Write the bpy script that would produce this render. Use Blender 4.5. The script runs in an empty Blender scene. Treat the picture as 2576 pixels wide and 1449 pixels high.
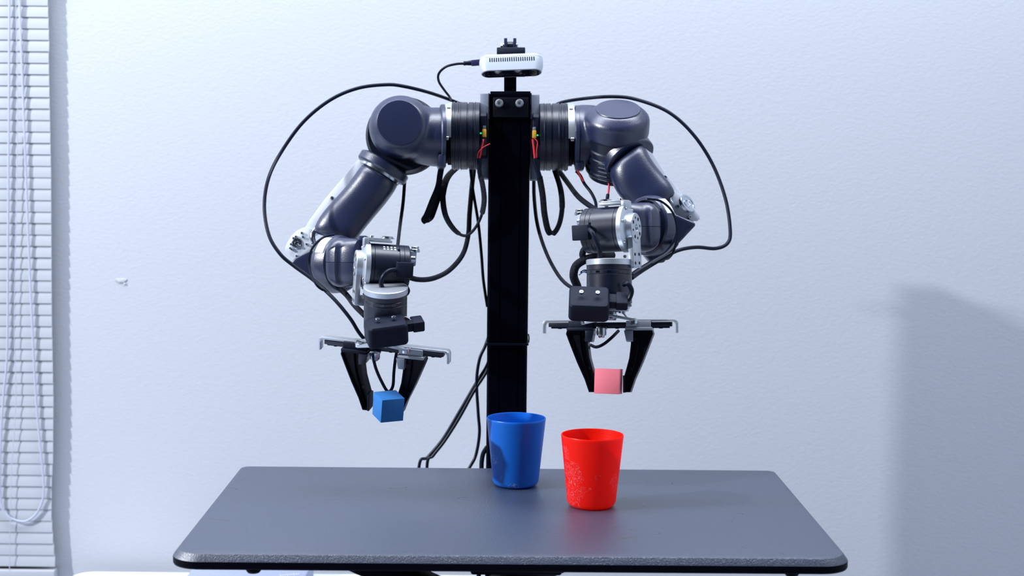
import bpy, bmesh, math, random
from mathutils import Vector, Matrix, noise
random.seed(7)
PI = math.pi
C = bpy.context.scene.collection
sc = bpy.context.scene

# ---------------------------------------------------------------- camera
FPX, PITCH, ROLL, YAW = 3783.7, 0.0946, 0.0105, -0.0008
TZ = 0.75                       # table top height
CAM = Vector((0, 0, TZ + 0.4777))
def rotv(v):                    # yaw then pitch of the lens
    return v
_fw0 = Vector((-math.sin(YAW), math.cos(YAW), 0)); _rt0 = Vector((math.cos(YAW), math.sin(YAW), 0)); _up0 = Vector((0, 0, 1))
FW = _fw0 * math.cos(PITCH) - _up0 * math.sin(PITCH)
_up = _up0 * math.cos(PITCH) + _fw0 * math.sin(PITCH)
_dn = -_up
RT = _rt0 * math.cos(ROLL) - _dn * math.sin(ROLL)
DN = _rt0 * math.sin(ROLL) + _dn * math.cos(ROLL)
UP = -DN
cd = bpy.data.cameras.new('camera'); cam = bpy.data.objects.new('camera', cd); C.objects.link(cam)
m = Matrix.Identity(4)
for i, v in enumerate((RT, UP, -FW)):
    for k in range(3): m[k][i] = v[k]
m.translation = CAM
cam.matrix_world = m
cd.sensor_fit = 'HORIZONTAL'; cd.sensor_width = 36.0; cd.lens = FPX / 2576 * 36
cd.clip_start = 0.05; cd.clip_end = 50
cd.dof.use_dof = True; cd.dof.focus_distance = 2.04; cd.dof.aperture_fstop = 5.0
sc.camera = cam

WALL_Y = 2.66
def P(px, py, Y):               # the point at depth Y that the lens sees at a pixel of the photograph
    d = RT * ((px - 1288) / FPX) + DN * ((py - 724.5) / FPX) + FW
    return CAM + d * (Y / d.y)
def G(px, py, z):               # the same on a level plane
    d = RT * ((px - 1288) / FPX) + DN * ((py - 724.5) / FPX) + FW
    return CAM + d * ((z - CAM.z) / d.z)
def MPP(p): return (p - CAM).dot(FW) / FPX

# ---------------------------------------------------------------- light
w = bpy.data.worlds.new('world'); sc.world = w; w.use_nodes = True
w.node_tree.nodes['Background'].inputs[0].default_value = (0.62, 0.76, 1.0, 1)
w.node_tree.nodes['Background'].inputs[1].default_value = 0.035
edge = P(2238, 703, WALL_Y); src = P(1228, 232, 2.365)      # the post's shadow on the wall gives the lamp's direction
ldir = (src - edge).normalized()
KEY = edge + ldir * 5.0
kl = bpy.data.lights.new('key_lamp', 'POINT'); kl.energy = 840; kl.shadow_soft_size = 0.055; kl.color = (0.93, 0.95, 1.0)
ko = bpy.data.objects.new('key_lamp', kl); ko.location = KEY; C.objects.link(ko)
def area(name, loc, target, sx, sy, e, col):
    l = bpy.data.lights.new(name, 'AREA'); l.shape = 'RECTANGLE'; l.size = sx; l.size_y = sy; l.energy = e; l.color = col
    o = bpy.data.objects.new(name, l); o.location = loc
    o.rotation_euler = (Vector(target) - Vector(loc)).to_track_quat('-Z', 'Y').to_euler(); C.objects.link(o)
    return o
area('overhead_fill', (-0.1, 2.0, 2.75), (-0.1, 2.05, 0), 3.2, 0.5, 92, (0.82, 0.88, 1.0))  # unseen overhead area light, added as fill for the wall and upper surfaces
sc.view_settings.view_transform = 'Standard'; sc.view_settings.look = 'None'
sc.view_settings.gamma = 1; sc.view_settings.exposure = 0.11; sc.view_settings.use_curve_mapping = False

# ---------------------------------------------------------------- materials
def mat(name, col, rough=0.5, metal=0.0, spec=0.5, bump=0.0, bscale=300, coat=0, emit=None, cvar=0.0, aniso=0):
    mt = bpy.data.materials.new(name); mt.use_nodes = True; nt = mt.node_tree; b = nt.nodes['Principled BSDF']
    b.inputs['Base Color'].default_value = (*col, 1); b.inputs['Roughness'].default_value = rough
    b.inputs['Metallic'].default_value = metal; b.inputs['Specular IOR Level'].default_value = spec
    b.inputs['Coat Weight'].default_value = coat
    if emit: b.inputs['Emission Color'].default_value = (*emit, 1); b.inputs['Emission Strength'].default_value = 2.0
    tc = nt.nodes.new('ShaderNodeTexCoord')
    n = nt.nodes.new('ShaderNodeTexNoise'); n.inputs['Scale'].default_value = bscale; n.inputs['Detail'].default_value = 3
    nt.links.new(tc.outputs['Object'], n.inputs['Vector'])
    if bump:
        bn = nt.nodes.new('ShaderNodeBump'); bn.inputs['Strength'].default_value = bump; bn.inputs['Distance'].default_value = 0.001
        nt.links.new(n.outputs['Fac'], bn.inputs['Height']); nt.links.new(bn.outputs[0], b.inputs['Normal'])
    r = nt.nodes.new('ShaderNodeMapRange'); r.inputs['To Min'].default_value = max(0, rough - 0.05); r.inputs['To Max'].default_value = min(1, rough + 0.05)
    nt.links.new(n.outputs['Fac'], r.inputs['Value']); nt.links.new(r.outputs[0], b.inputs['Roughness'])
    return mt
M = {}
M['shell'] = mat('black_satin_plastic', (0.008, 0.0145, 0.050), 0.34, bump=0.2, bscale=900, spec=0.65)
M['shell'].node_tree.nodes['Principled BSDF'].inputs['IOR'].default_value = 1.62
M['dark'] = mat('black_steel', (0.0006, 0.0008, 0.004), 0.4, spec=0.05)
M['anod'] = mat('black_anodised', (0.004, 0.0065, 0.020), 0.33, spec=0.55, bump=0.1, bscale=1200)
M['matte'] = mat('black_printed_plastic', (0.003, 0.006, 0.020), 0.5, spec=0.2, bump=0.5, bscale=1500)
M['finger'] = mat('black_finger_plastic', (0.001, 0.0015, 0.006), 0.38, spec=0.22)
M['silver'] = mat('brushed_aluminium', (0.52, 0.56, 0.62), 0.36, metal=0.75, bump=0.05, bscale=800)
M['steel'] = mat('polished_steel', (0.55, 0.60, 0.66), 0.22, metal=1.0)
M['plate'] = mat('grey_cast_plate', (0.22, 0.25, 0.32), 0.5, metal=0.6, bump=0.3, bscale=1200)
M['satin'] = mat('satin_grey_metal', (0.36, 0.39, 0.44), 0.4, metal=0.25)
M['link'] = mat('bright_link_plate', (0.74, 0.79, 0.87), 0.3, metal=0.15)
M['cable'] = mat('black_rubber_cable', (0.002, 0.005, 0.017), 0.42, spec=0.18)
M['white'] = mat('white_plastic', (0.37, 0.41, 0.48), 0.4)
M['glass'] = mat('dark_lens_glass', (0.003, 0.004, 0.01), 0.08, spec=0.7)
M['red'] = mat('red_wire', (0.75, 0.03, 0.04), 0.4)
M['yellow'] = mat('yellow_connector', (0.65, 0.33, 0.02), 0.5)
M['green'] = mat('green_led', (0.0, 0.5, 0.12), 0.4, emit=(0.0, 0.8, 0.2))
M['navy'] = mat('blue_black_plug', (0.012, 0.012, 0.06), 0.4)
M['blind'] = mat('white_blind_slat', (0.40, 0.425, 0.465), 0.45)
M['cord'] = mat('grey_white_cord', (0.42, 0.45, 0.56), 0.8, bump=0.8, bscale=900)
M['desk'] = mat('white_laminate', (0.80, 0.84, 0.90), 0.35)
M['box'] = mat('grey_case', (0.27, 0.31, 0.43), 0.6)
M['print'] = mat('pale_print', (0.45, 0.48, 0.56), 0.6)
M['cubeblue'] = mat('blue_card', (0.008, 0.15, 0.45), 0.65, bump=0.3, bscale=1500)
M['cubepink'] = mat('pink_card', (0.95, 0.22, 0.28), 0.7, bump=0.3, bscale=1500)
M['floor'] = mat('grey_floor', (0.42, 0.48, 0.58), 0.6)

def braid():
    mt = mat('braided_sleeve', (0.006, 0.009, 0.02), 0.6, spec=0.2); nt = mt.node_tree; b = nt.nodes['Principled BSDF']
    tc = nt.nodes.new('ShaderNodeTexCoord'); ch = nt.nodes.new('ShaderNodeTexVoronoi'); ch.inputs['Scale'].default_value = 900
    nt.links.new(tc.outputs['Object'], ch.inputs['Vector'])
    cr = nt.nodes.new('ShaderNodeValToRGB'); cr.color_ramp.elements[0].color = (0.03, 0.045, 0.09, 1); cr.color_ramp.elements[1].color = (0.001, 0.002, 0.008, 1)
    cr.color_ramp.elements[0].position = 0.05; cr.color_ramp.elements[1].position = 0.35
    nt.links.new(ch.outputs['Distance'], cr.inputs[0]); nt.links.new(cr.outputs[0], b.inputs['Base Color'])
    bn = nt.nodes.new('ShaderNodeBump'); bn.inputs['Strength'].default_value = 0.8; bn.inputs['Distance'].default_value = 0.001
    nt.links.new(ch.outputs['Distance'], bn.inputs['Height']); nt.links.new(bn.outputs[0], b.inputs['Normal'])
    return mt
M['braid'] = braid()

def wallmat():
    mt = mat('painted_wall', (0.450, 0.474, 0.520), 0.75, bump=0.0); nt = mt.node_tree; b = nt.nodes['Principled BSDF']
    tc = nt.nodes.new('ShaderNodeTexCoord')
    mp = nt.nodes.new('ShaderNodeMapping'); mp.inputs['Scale'].default_value = (1, 1, 1.6); nt.links.new(tc.outputs['Object'], mp.inputs[0])
    n = nt.nodes.new('ShaderNodeTexNoise'); n.inputs['Scale'].default_value = 170; n.inputs['Detail'].default_value = 4; nt.links.new(mp.outputs[0], n.inputs['Vector'])
    bn = nt.nodes.new('ShaderNodeBump'); bn.inputs['Strength'].default_value = 0.35; bn.inputs['Distance'].default_value = 0.0012
    nt.links.new(n.outputs['Fac'], bn.inputs['Height']); nt.links.new(bn.outputs[0], b.inputs['Normal'])
    return mt
M['wall'] = wallmat()

def tablemat():
    mt = bpy.data.materials.new('dark_laminate'); mt.use_nodes = True; nt = mt.node_tree; b = nt.nodes['Principled BSDF']; L = nt.links.new
    tc = nt.nodes.new('ShaderNodeTexCoord')
    n = nt.nodes.new('ShaderNodeTexNoise'); n.inputs['Scale'].default_value = 700; n.inputs['Detail'].default_value = 3; L(tc.outputs['Object'], n.inputs['Vector'])
    bn = nt.nodes.new('ShaderNodeBump'); bn.inputs['Strength'].default_value = 0.7; bn.inputs['Distance'].default_value = 0.0009
    L(n.outputs['Fac'], bn.inputs['Height']); L(bn.outputs[0], b.inputs['Normal'])
    # scratches: thin contour lines of a stretched noise, only in some areas
    s = nt.nodes.new('ShaderNodeTexNoise'); s.inputs['Scale'].default_value = 5; s.inputs['Detail'].default_value = 1; s.inputs['Distortion'].default_value = 1.5
    mp = nt.nodes.new('ShaderNodeMapping'); mp.inputs['Scale'].default_value = (0.8, 2.5, 1); L(tc.outputs['Object'], mp.inputs[0]); L(mp.outputs[0], s.inputs['Vector'])
    a = nt.nodes.new('ShaderNodeMath'); a.operation = 'SUBTRACT'; a.inputs[1].default_value = 0.5; L(s.outputs['Fac'], a.inputs[0])
    a2 = nt.nodes.new('ShaderNodeMath'); a2.operation = 'ABSOLUTE'; L(a.outputs[0], a2.inputs[0])
    a3 = nt.nodes.new('ShaderNodeMath'); a3.operation = 'LESS_THAN'; a3.inputs[1].default_value = 0.0012; L(a2.outputs[0], a3.inputs[0])
    k = nt.nodes.new('ShaderNodeTexNoise'); k.inputs['Scale'].default_value = 9; L(tc.outputs['Object'], k.inputs['Vector'])
    k2 = nt.nodes.new('ShaderNodeMath'); k2.operation = 'GREATER_THAN'; k2.inputs[1].default_value = 0.53; L(k.outputs['Fac'], k2.inputs[0])
    k3 = nt.nodes.new('ShaderNodeMath'); k3.operation = 'MULTIPLY'; L(a3.outputs[0], k3.inputs[0]); L(k2.outputs[0], k3.inputs[1])
    mx = nt.nodes.new('ShaderNodeMix'); mx.data_type = 'RGBA'; mx.inputs['A'].default_value = (0.024, 0.036, 0.068, 1); mx.inputs['B'].default_value = (0.004, 0.005, 0.01, 1)
    L(k3.outputs[0], mx.inputs['Factor']); L(mx.outputs['Result'], b.inputs['Base Color'])
    r = nt.nodes.new('ShaderNodeMapRange'); r.inputs['To Min'].default_value = 0.29; r.inputs['To Max'].default_value = 0.39; L(n.outputs['Fac'], r.inputs['Value'])
    ad = nt.nodes.new('ShaderNodeMath'); ad.operation = 'ADD'; L(r.outputs[0], ad.inputs[0]); mm = nt.nodes.new('ShaderNodeMath'); mm.operation = 'MULTIPLY'; mm.inputs[1].default_value = 0.3
    L(k3.outputs[0], mm.inputs[0]); L(mm.outputs[0], ad.inputs[1]); L(ad.outputs[0], b.inputs['Roughness'])
    b.inputs['Specular IOR Level'].default_value = 0.5; b.inputs['IOR'].default_value = 1.9
    return mt
M['table'] = tablemat()

def cupmat(name, col, scuffs, scol, trans, rough=0.38):
    mt = bpy.data.materials.new(name); mt.use_nodes = True; nt = mt.node_tree; b = nt.nodes['Principled BSDF']; L = nt.links.new
    def mth(op, a, bb=None):
        x = nt.nodes.new('ShaderNodeMath'); x.operation = op
        for i, v in enumerate((a, bb)):
            if v is None: continue
            if isinstance(v, (int, float)): x.inputs[i].default_value = v
            else: L(v, x.inputs[i])
        return x.outputs[0]
    tc = nt.nodes.new('ShaderNodeTexCoord'); ob = tc.outputs['Object']
    # fine horizontal layer lines
    mp = nt.nodes.new('ShaderNodeMapping'); mp.inputs['Scale'].default_value = (4, 4, 420); L(ob, mp.inputs[0])
    n = nt.nodes.new('ShaderNodeTexNoise'); n.inputs['Scale'].default_value = 1.0; n.inputs['Detail'].default_value = 2; L(mp.outputs[0], n.inputs['Vector'])
    bn = nt.nodes.new('ShaderNodeBump'); bn.inputs['Strength'].default_value = 0.35; bn.inputs['Distance'].default_value = 0.0004
    L(n.outputs['Fac'], bn.inputs['Height']); L(bn.outputs[0], b.inputs['Normal'])
    # scuffs: contour loops of a noise inside round worn patches
    s = nt.nodes.new('ShaderNodeTexNoise'); s.inputs['Scale'].default_value = 150; s.inputs['Detail'].default_value = 2.5; s.inputs['Distortion'].default_value = 1.2; L(ob, s.inputs['Vector'])
    ln = mth('LESS_THAN', mth('ABSOLUTE', mth('SUBTRACT', s.outputs['Fac'], 0.5)), 0.020)
    bl = mth('GREATER_THAN', s.outputs['Fac'], 0.64)
    k = nt.nodes.new('ShaderNodeTexNoise'); k.inputs['Scale'].default_value = 60; k.inputs['Detail'].default_value = 2; L(ob, k.inputs['Vector'])
    tot = None
    for (c, r) in scuffs:
        vd = nt.nodes.new('ShaderNodeVectorMath'); vd.operation = 'DISTANCE'; L(ob, vd.inputs[0]); vd.inputs[1].default_value = c
        mk = mth('SUBTRACT', 1.0, mth('DIVIDE', vd.outputs['Value'], r)); mk = mth('MAXIMUM', mk, 0.0)
        tot = mk if tot is None else mth('MAXIMUM', tot, mk)
    gate = mth('GREATER_THAN', mth('ADD', mth('MULTIPLY', tot, 0.9), k.outputs['Fac']), 0.72)
    fac = mth('MINIMUM', mth('ADD', mth('MULTIPLY', ln, gate), mth('MULTIPLY', bl, mth('MULTIPLY', gate, 0.7))), 1.0)
    fac = mth('MULTIPLY', fac, 0.75)
    mx = nt.nodes.new('ShaderNodeMix'); mx.data_type = 'RGBA'; mx.inputs['A'].default_value = (*col, 1); mx.inputs['B'].default_value = (*scol, 1)
    L(fac, mx.inputs['Factor']); L(mx.outputs['Result'], b.inputs['Base Color'])
    b.inputs['Roughness'].default_value = rough; b.inputs['Specular IOR Level'].default_value = 0.4
    tr = nt.nodes.new('ShaderNodeBsdfTranslucent'); tr.inputs['Color'].default_value = (min(1, col[0]*1.1 + .01), col[1]*1.2, col[2]*1.3, 1)
    ms = nt.nodes.new('ShaderNodeMixShader'); ms.inputs[0].default_value = trans
    L(b.outputs[0], ms.inputs[1]); L(tr.outputs[0], ms.inputs[2]); L(ms.outputs[0], nt.nodes['Material Output'].inputs['Surface'])
    return mt

# ---------------------------------------------------------------- mesh helpers
def basis(ax):
    ax = Vector(ax).normalized(); t = Vector((0, 0, 1)) if abs(ax.z) < 0.9 else Vector((0, 1, 0))
    u = ax.cross(t).normalized(); v = ax.cross(u).normalized()
    return u, v, ax
def lathe(bm, o, ax, prof, seg=40, cap0=True, cap1=True, arc=None, sq=1.0, uvec=None):
    """prof: [(t, r)] along the axis from o."""
    u, v, ax = basis(ax)
    if uvec is not None:
        u = (uvec - ax * uvec.dot(ax)).normalized(); v = ax.cross(u)
    rings = []
    a0, a1 = arc if arc else (0, 2 * PI); closed = arc is None; n = seg if closed else seg + 1
    for t, r in prof:
        rings.append([bm.verts.new(o + ax * t + (u * math.cos(a0 + (a1 - a0) * i / seg) + v * (math.sin(a0 + (a1 - a0) * i / seg) * sq)) * max(r, 1e-6)) for i in range(n)])
    for a, b in zip(rings[:-1], rings[1:]):
        for i in range(n if closed else n - 1):
            j = (i + 1) % n; bm.faces.new((a[i], a[j], b[j], b[i]))
    if closed:
        if cap0: bm.faces.new(list(reversed(rings[0])))
        if cap1: bm.faces.new(rings[-1])
    return rings
def rcyl(bm, p0, p1, r, bev=None, seg=32):
    L = (p1 - p0).length; bev = min(r, L) * 0.12 if bev is None else bev
    lathe(bm, p0, p1 - p0, [(0, r - bev), (bev, r), (L - bev, r), (L, r - bev)], seg)
def hexa(bm, p0, p1, r): lathe(bm, p0, p1 - p0, [(0, r), ((p1 - p0).length, r)], 6)
def box(bm, c, X, Y, Z, hx, hy, hz, bev=0.0, seg=2):
    X, Y, Z = X.normalized(), Y.normalized(), Z.normalized()
    vs = {}
    for i in (-1, 1):
        for j in (-1, 1):
            for k in (-1, 1): vs[i, j, k] = bm.verts.new(c + X * hx * i + Y * hy * j + Z * hz * k)
    f = []
    for q in (((-1,-1,-1),(-1,-1,1),(-1,1,1),(-1,1,-1)), ((1,-1,-1),(1,1,-1),(1,1,1),(1,-1,1)), ((-1,-1,-1),(1,-1,-1),(1,-1,1),(-1,-1,1)),
              ((-1,1,-1),(-1,1,1),(1,1,1),(1,1,-1)), ((-1,-1,-1),(-1,1,-1),(1,1,-1),(1,-1,-1)), ((-1,-1,1),(1,-1,1),(1,1,1),(-1,1,1))):
        f.append(bm.faces.new([vs[a] for a in q]))
    if bev:
        es = list({e for x in f for e in x.edges})
        bmesh.ops.bevel(bm, geom=es, offset=bev, segments=seg, profile=0.5, affect='EDGES')
def prism(bm, pts, d, bev=0.0):
    """pts: world outline, d: extrusion vector"""
    a = [bm.verts.new(p) for p in pts]; b = [bm.verts.new(p + d) for p in pts]
    n = len(pts); fs = [bm.faces.new(a), bm.faces.new(list(reversed(b)))]
    for i in range(n):
        j = (i + 1) % n; fs.append(bm.faces.new((a[j], a[i], b[i], b[j])))
    bmesh.ops.recalc_face_normals(bm, faces=fs)
    if bev:
        es = list({e for x in fs[:2] for e in x.edges})
        bmesh.ops.bevel(bm, geom=es, offset=bev, segments=2, profile=0.5, affect='EDGES')
def crom(pts, n=8):
    P_ = [pts[0]] + list(pts) + [pts[-1]]; out = []
    for i in range(1, len(P_) - 2):
        a, b, c, d = P_[i-1], P_[i], P_[i+1], P_[i+2]
        for k in range(n):
            t = k / n; out.append(0.5 * ((2*b) + (c-a)*t + (2*a-5*b+4*c-d)*t*t + (3*b-a-3*c+d)*t**3))
    out.append(P_[-2]); return out
def tube(bm, pts, r, n=7, seg=12, flat=None, smooth=True, wdir=None):
    """flat: (half width, half thickness) for a ribbon; wdir the width direction"""
    q = crom(pts, n) if smooth else list(pts)
    rings = []; u = None
    for i, p in enumerate(q):
        t = (q[min(i+1, len(q)-1)] - q[max(i-1, 0)]).normalized()
        if u is None: u = basis(t)[0] if wdir is None else wdir
        if wdir is not None: u = wdir[i * (len(wdir)-1) // max(1, len(q)-1)] if isinstance(wdir, list) else wdir
        u = (u - t * u.dot(t)).normalized(); v = t.cross(u)
        ru, rv = flat if flat else (r, r)
        if callable(r): ru = rv = r(i / (len(q) - 1))
        rings.append([bm.verts.new(p + u * ru * math.cos(2*PI*k/seg) + v * rv * math.sin(2*PI*k/seg)) for k in range(seg)])
    for a, b in zip(rings[:-1], rings[1:]):
        for i in range(seg):
            j = (i+1) % seg; bm.faces.new((a[i], a[j], b[j], b[i]))
    bm.faces.new(list(reversed(rings[0]))); bm.faces.new(rings[-1])
def ball(bm, c, r, X=None, Y=None, Z=None, rx=1, ry=1, rz=1, sub=3):
    X = X or Vector((1,0,0)); Y = Y or Vector((0,1,0)); Z = Z or Vector((0,0,1))
    g = bmesh.ops.create_icosphere(bm, subdivisions=sub, radius=1.0)
    for v in g['verts']:
        k = v.co.copy(); v.co = c + X*(k.x*r*rx) + Y*(k.y*r*ry) + Z*(k.z*r*rz)

def build(name, bm, m, parent=None, origin=None, sharp=35, loc_from=None):
    """link the bmesh as one mesh object, origin at the given point (or its centre)"""
    bmesh.ops.recalc_face_normals(bm, faces=bm.faces)
    if origin is None:
        xs = [v.co for v in bm.verts]; mn = Vector([min(v[i] for v in xs) for i in range(3)]); mx = Vector([max(v[i] for v in xs) for i in range(3)])
        origin = (mn + mx) / 2
        if parent is None: origin.z = mn.z
    bmesh.ops.translate(bm, verts=bm.verts, vec=-origin)
    me = bpy.data.meshes.new(name); bm.to_mesh(me); bm.free()
    me.materials.append(M[m] if isinstance(m, str) else m)
    me.polygons.foreach_set('use_smooth', [True] * len(me.polygons))
    me.set_sharp_from_angle(angle=math.radians(sharp))
    o = bpy.data.objects.new(name, me); C.objects.link(o)
    if parent: o.parent = parent; o.location = origin - WL[parent.name]
    else: o.location = origin
    WL[o.name] = origin
    return o
WL = {}
def empty(name, loc, label, cat, group=None):
    o = bpy.data.objects.new(name, None); o.empty_display_size = 0.02; C.objects.link(o); o.location = loc; WL[o.name] = Vector(loc)
    return tag(o, label, cat, group)
def tag(o, label=None, cat=None, group=None, kind=None):
    for k, v in (('label', label), ('category', cat), ('group', group), ('kind', kind)):
        if v: o[k] = v
    return o
def blend(name, bm, m, parent, voxel=0.0016, smooth=6, factor=0.6, origin=None, sharp=60):
    """voxel union of overlapping solids with softened joins"""
    bmesh.ops.recalc_face_normals(bm, faces=bm.faces)
    me = bpy.data.meshes.new('tmp'); bm.to_mesh(me); bm.free()
    t = bpy.data.objects.new('tmp', me); C.objects.link(t)
    r = t.modifiers.new('r', 'REMESH'); r.mode = 'VOXEL'; r.voxel_size = voxel; r.adaptivity = 0
    s = t.modifiers.new('s', 'SMOOTH'); s.iterations = smooth; s.factor = factor
    dg = bpy.context.evaluated_depsgraph_get(); dg.update()
    nm = bpy.data.meshes.new_from_object(t.evaluated_get(dg))
    bpy.data.objects.remove(t); bpy.data.meshes.remove(me)
    b2 = bmesh.new(); b2.from_mesh(nm); bpy.data.meshes.remove(nm)
    return build(name, b2, m, parent, origin, sharp)
B = bmesh.new

def YA(Y): return Y - 0.047 if Y >= 2.24 else Y
class Fr:
    """a frame standing at a point: pixel-sized units, axes = the view's right / away / up turned by M"""
    def __init__(s, px, py, Y, yaw=0, e=0, roll=0):
        s.px, s.py = px, py; s.O = P(px, py, Y); s.s = MPP(s.O)
        Mx = Matrix.Rotation(math.radians(roll), 3, 'Y') @ Matrix.Rotation(math.radians(e), 3, 'X') @ Matrix.Rotation(math.radians(yaw), 3, 'Z')
        Bm = Matrix((RT, FW, UP)).transposed()
        A = Bm @ Mx; s.X, s.Y, s.Z = A.col[0].copy(), A.col[1].copy(), A.col[2].copy()
    def l(s, x, y, z): return s.O + (s.X * x + s.Y * y + s.Z * z) * s.s
    def p(s, px, py, b=0): return s.l(px - s.px, b, s.py - py)
    def v(s, x, y, z): return (s.X * x + s.Y * y + s.Z * z)
    def box(s, bm, x0, x1, y0, y1, z0, z1, bev=1.0):
        box(bm, s.l((x0+x1)/2, (y0+y1)/2, (z0+z1)/2), s.X, s.Y, s.Z, abs(x1-x0)/2*s.s, abs(y1-y0)/2*s.s, abs(z1-z0)/2*s.s, bev*s.s)
    def cyl(s, bm, a, b, r, bev=None, seg=32):
        rcyl(bm, s.l(*a), s.l(*b), r*s.s, None if bev is None else bev*s.s, seg)
    def lathe(s, bm, o, ax, prof, seg=44, **k):
        lathe(bm, s.l(*o), s.v(*ax), [(t*s.s, r*s.s) for t, r in prof], seg, **k)
    def screw(s, bm, c, ax, r=4, h=4):
        o = s.l(*c); a = s.v(*ax).normalized(); r *= s.s; h *= s.s
        lathe(bm, o, a, [(0, r), (h*0.85, r), (h, r*0.85), (h, r*0.5), (h*0.4, r*0.45)], 14)

# ---------------------------------------------------------------- setting
bm = B(); box(bm, Vector((0, WALL_Y + 0.05, 1.4)), Vector((1,0,0)), Vector((0,1,0)), Vector((0,0,1)), 4.5, 0.05, 1.4)
wall = tag(build('wall_back', bm, 'wall'), kind='structure')
bm = B(); box(bm, Vector((0, 0.2, -0.05)), Vector((1,0,0)), Vector((0,1,0)), Vector((0,0,1)), 4.5, 2.5, 0.05)
tag(build('floor', bm, 'floor'), kind='structure')
bm = B(); box(bm, Vector((2.35, -0.2, 1.4)), Vector((1,0,0)), Vector((0,1,0)), Vector((0,0,1)), 0.05, 2.86, 1.4)
tag(build('wall_right', bm, 'wall'), kind='structure')
# small torn chip in the paint
bm = B(); c = P(305, 706, WALL_Y - 0.0015)
pts = [c + Vector((math.cos(a) * 0.0085 * (1 + 0.3 * math.sin(3*a)), 0, math.sin(a) * 0.005 * (1 + 0.3 * math.cos(2*a)))) for a in [i * PI / 8 for i in range(16)]]
prism(bm, pts, Vector((0, 0.003, 0)), 0.0004)
ch = build('paint_chip', bm, 'wall', wall)
bm = B(); ball(bm, P(314, 714, WALL_Y - 0.001), 0.0020); build('nail_head', bm, 'wall', wall)

# ---------------------------------------------------------------- venetian blind
BY = WALL_Y - 0.0105
bl = empty('venetian_blind', P(60, 1445, BY), 'white venetian blind with closed slats and a looped pull cord', 'blind')
s_pitch = 28.75
def redge(y):                   # right ends of the slats wander a little
    ks = [(-80, 122), (0, 123), (130, 127), (135, 125), (430, 131), (800, 133), (1000, 137), (1150, 136), (1200, 133), (1290, 132), (1350, 136), (1449, 145)]
    for (a, x), (b, y2) in zip(ks[:-1], ks[1:]):
        if a <= y <= b: return x + (y2 - x) * (y - a) / (b - a)
    return 140
first = None
k = 0; y = -60
sl_me = None
while y < 1424:
    xr = redge(y); pr = P(xr, y, BY); L = 0.42
    if sl_me is None:
        bm = B(); prof = []
        for i in range(7):
            t = i / 6 - 0.5; ang = t * 1.0
            prof.append((0.013 * math.cos(ang * 1.0) * 0.5 + 0.0, 0.0245 * t))
        tilt = math.radians(6)
        rows = []
        for (yy, zz) in prof:
            y2 = yy * math.cos(tilt) - zz * math.sin(tilt); z2 = zz * math.cos(tilt)
            rows.append((y2, z2))
        va = [[bm.verts.new(Vector((x, -a + o, b))) for (a, b) in rows] for x, o in ((-L, 0), (0, 0))]
        vb = [[bm.verts.new(Vector((x, -a + 0.0006, b))) for (a, b) in rows] for x in (-L, 0)]
        for i in range(6):
            bm.faces.new((va[0][i], va[1][i], va[1][i+1], va[0][i+1])); bm.faces.new((vb[0][i], vb[0][i+1], vb[1][i+1], vb[1][i]))
            bm.faces.new((va[1][i], vb[1][i], vb[1][i+1], va[1][i+1])); bm.faces.new((va[0][i], va[0][i+1], vb[0][i+1], vb[0][i]))
        bm.faces.new((va[0][0], vb[0][0], vb[1][0], va[1][0])); bm.faces.new((va[0][6], va[1][6], vb[1][6], vb[0][6]))
        o = build('slat', bm, 'blind', bl, origin=Vector((0, 0, 0))); sl_me = o.data
    else:
        o = bpy.data.objects.new('slat', sl_me); C.objects.link(o); o.parent = bl
    o.location = pr - WL[bl.name]
    o.rotation_euler = (random.uniform(-0.03, 0.03), 0, 0)
    y += s_pitch
bm = B(); pr = P(143, 1449, BY); box(bm, pr + Vector((-0.21, -0.003, 0.0)), Vector((1,0,0)), Vector((0,1,0)), Vector((0,0,1)), 0.21, 0.011, 0.0135, 0.003); build('bottom_rail', bm, 'blind', bl)
bm = B(); pr = P(122, -78, BY); box(bm, pr + Vector((-0.21, -0.006, 0.02)), Vector((1,0,0)), Vector((0,1,0)), Vector((0,0,1)), 0.21, 0.018, 0.02, 0.003); build('head_rail', bm, 'blind', bl)
for xs in ([(38, -60), (44, 300), (36, 800), (40, 1000), (28, 1200), (24, 1440)], ):
    bm = B(); tube(bm, [P(x, yy, BY - 0.0125) for x, yy in xs], 0.0007, seg=6); build('ladder_cord', bm, 'cord', bl)
bm = B()
loop = [(24,-70),(23,60),(22,300),(20,600),(18,880),(8,1000),(2,1100),(0,1180),(2,1262),(20,1298),(58,1312),(88,1296),(106,1262),(110,1225),(104,1150),(95,1060),(88,960),(83,860),(72,620),(60,300),(51,60),(47,-70)]
tube(bm, [P(x, yy, BY - 0.0115) for x, yy in loop], 0.0019, n=6, seg=8)
build('pull_cord', bm, 'cord', bl)

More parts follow.
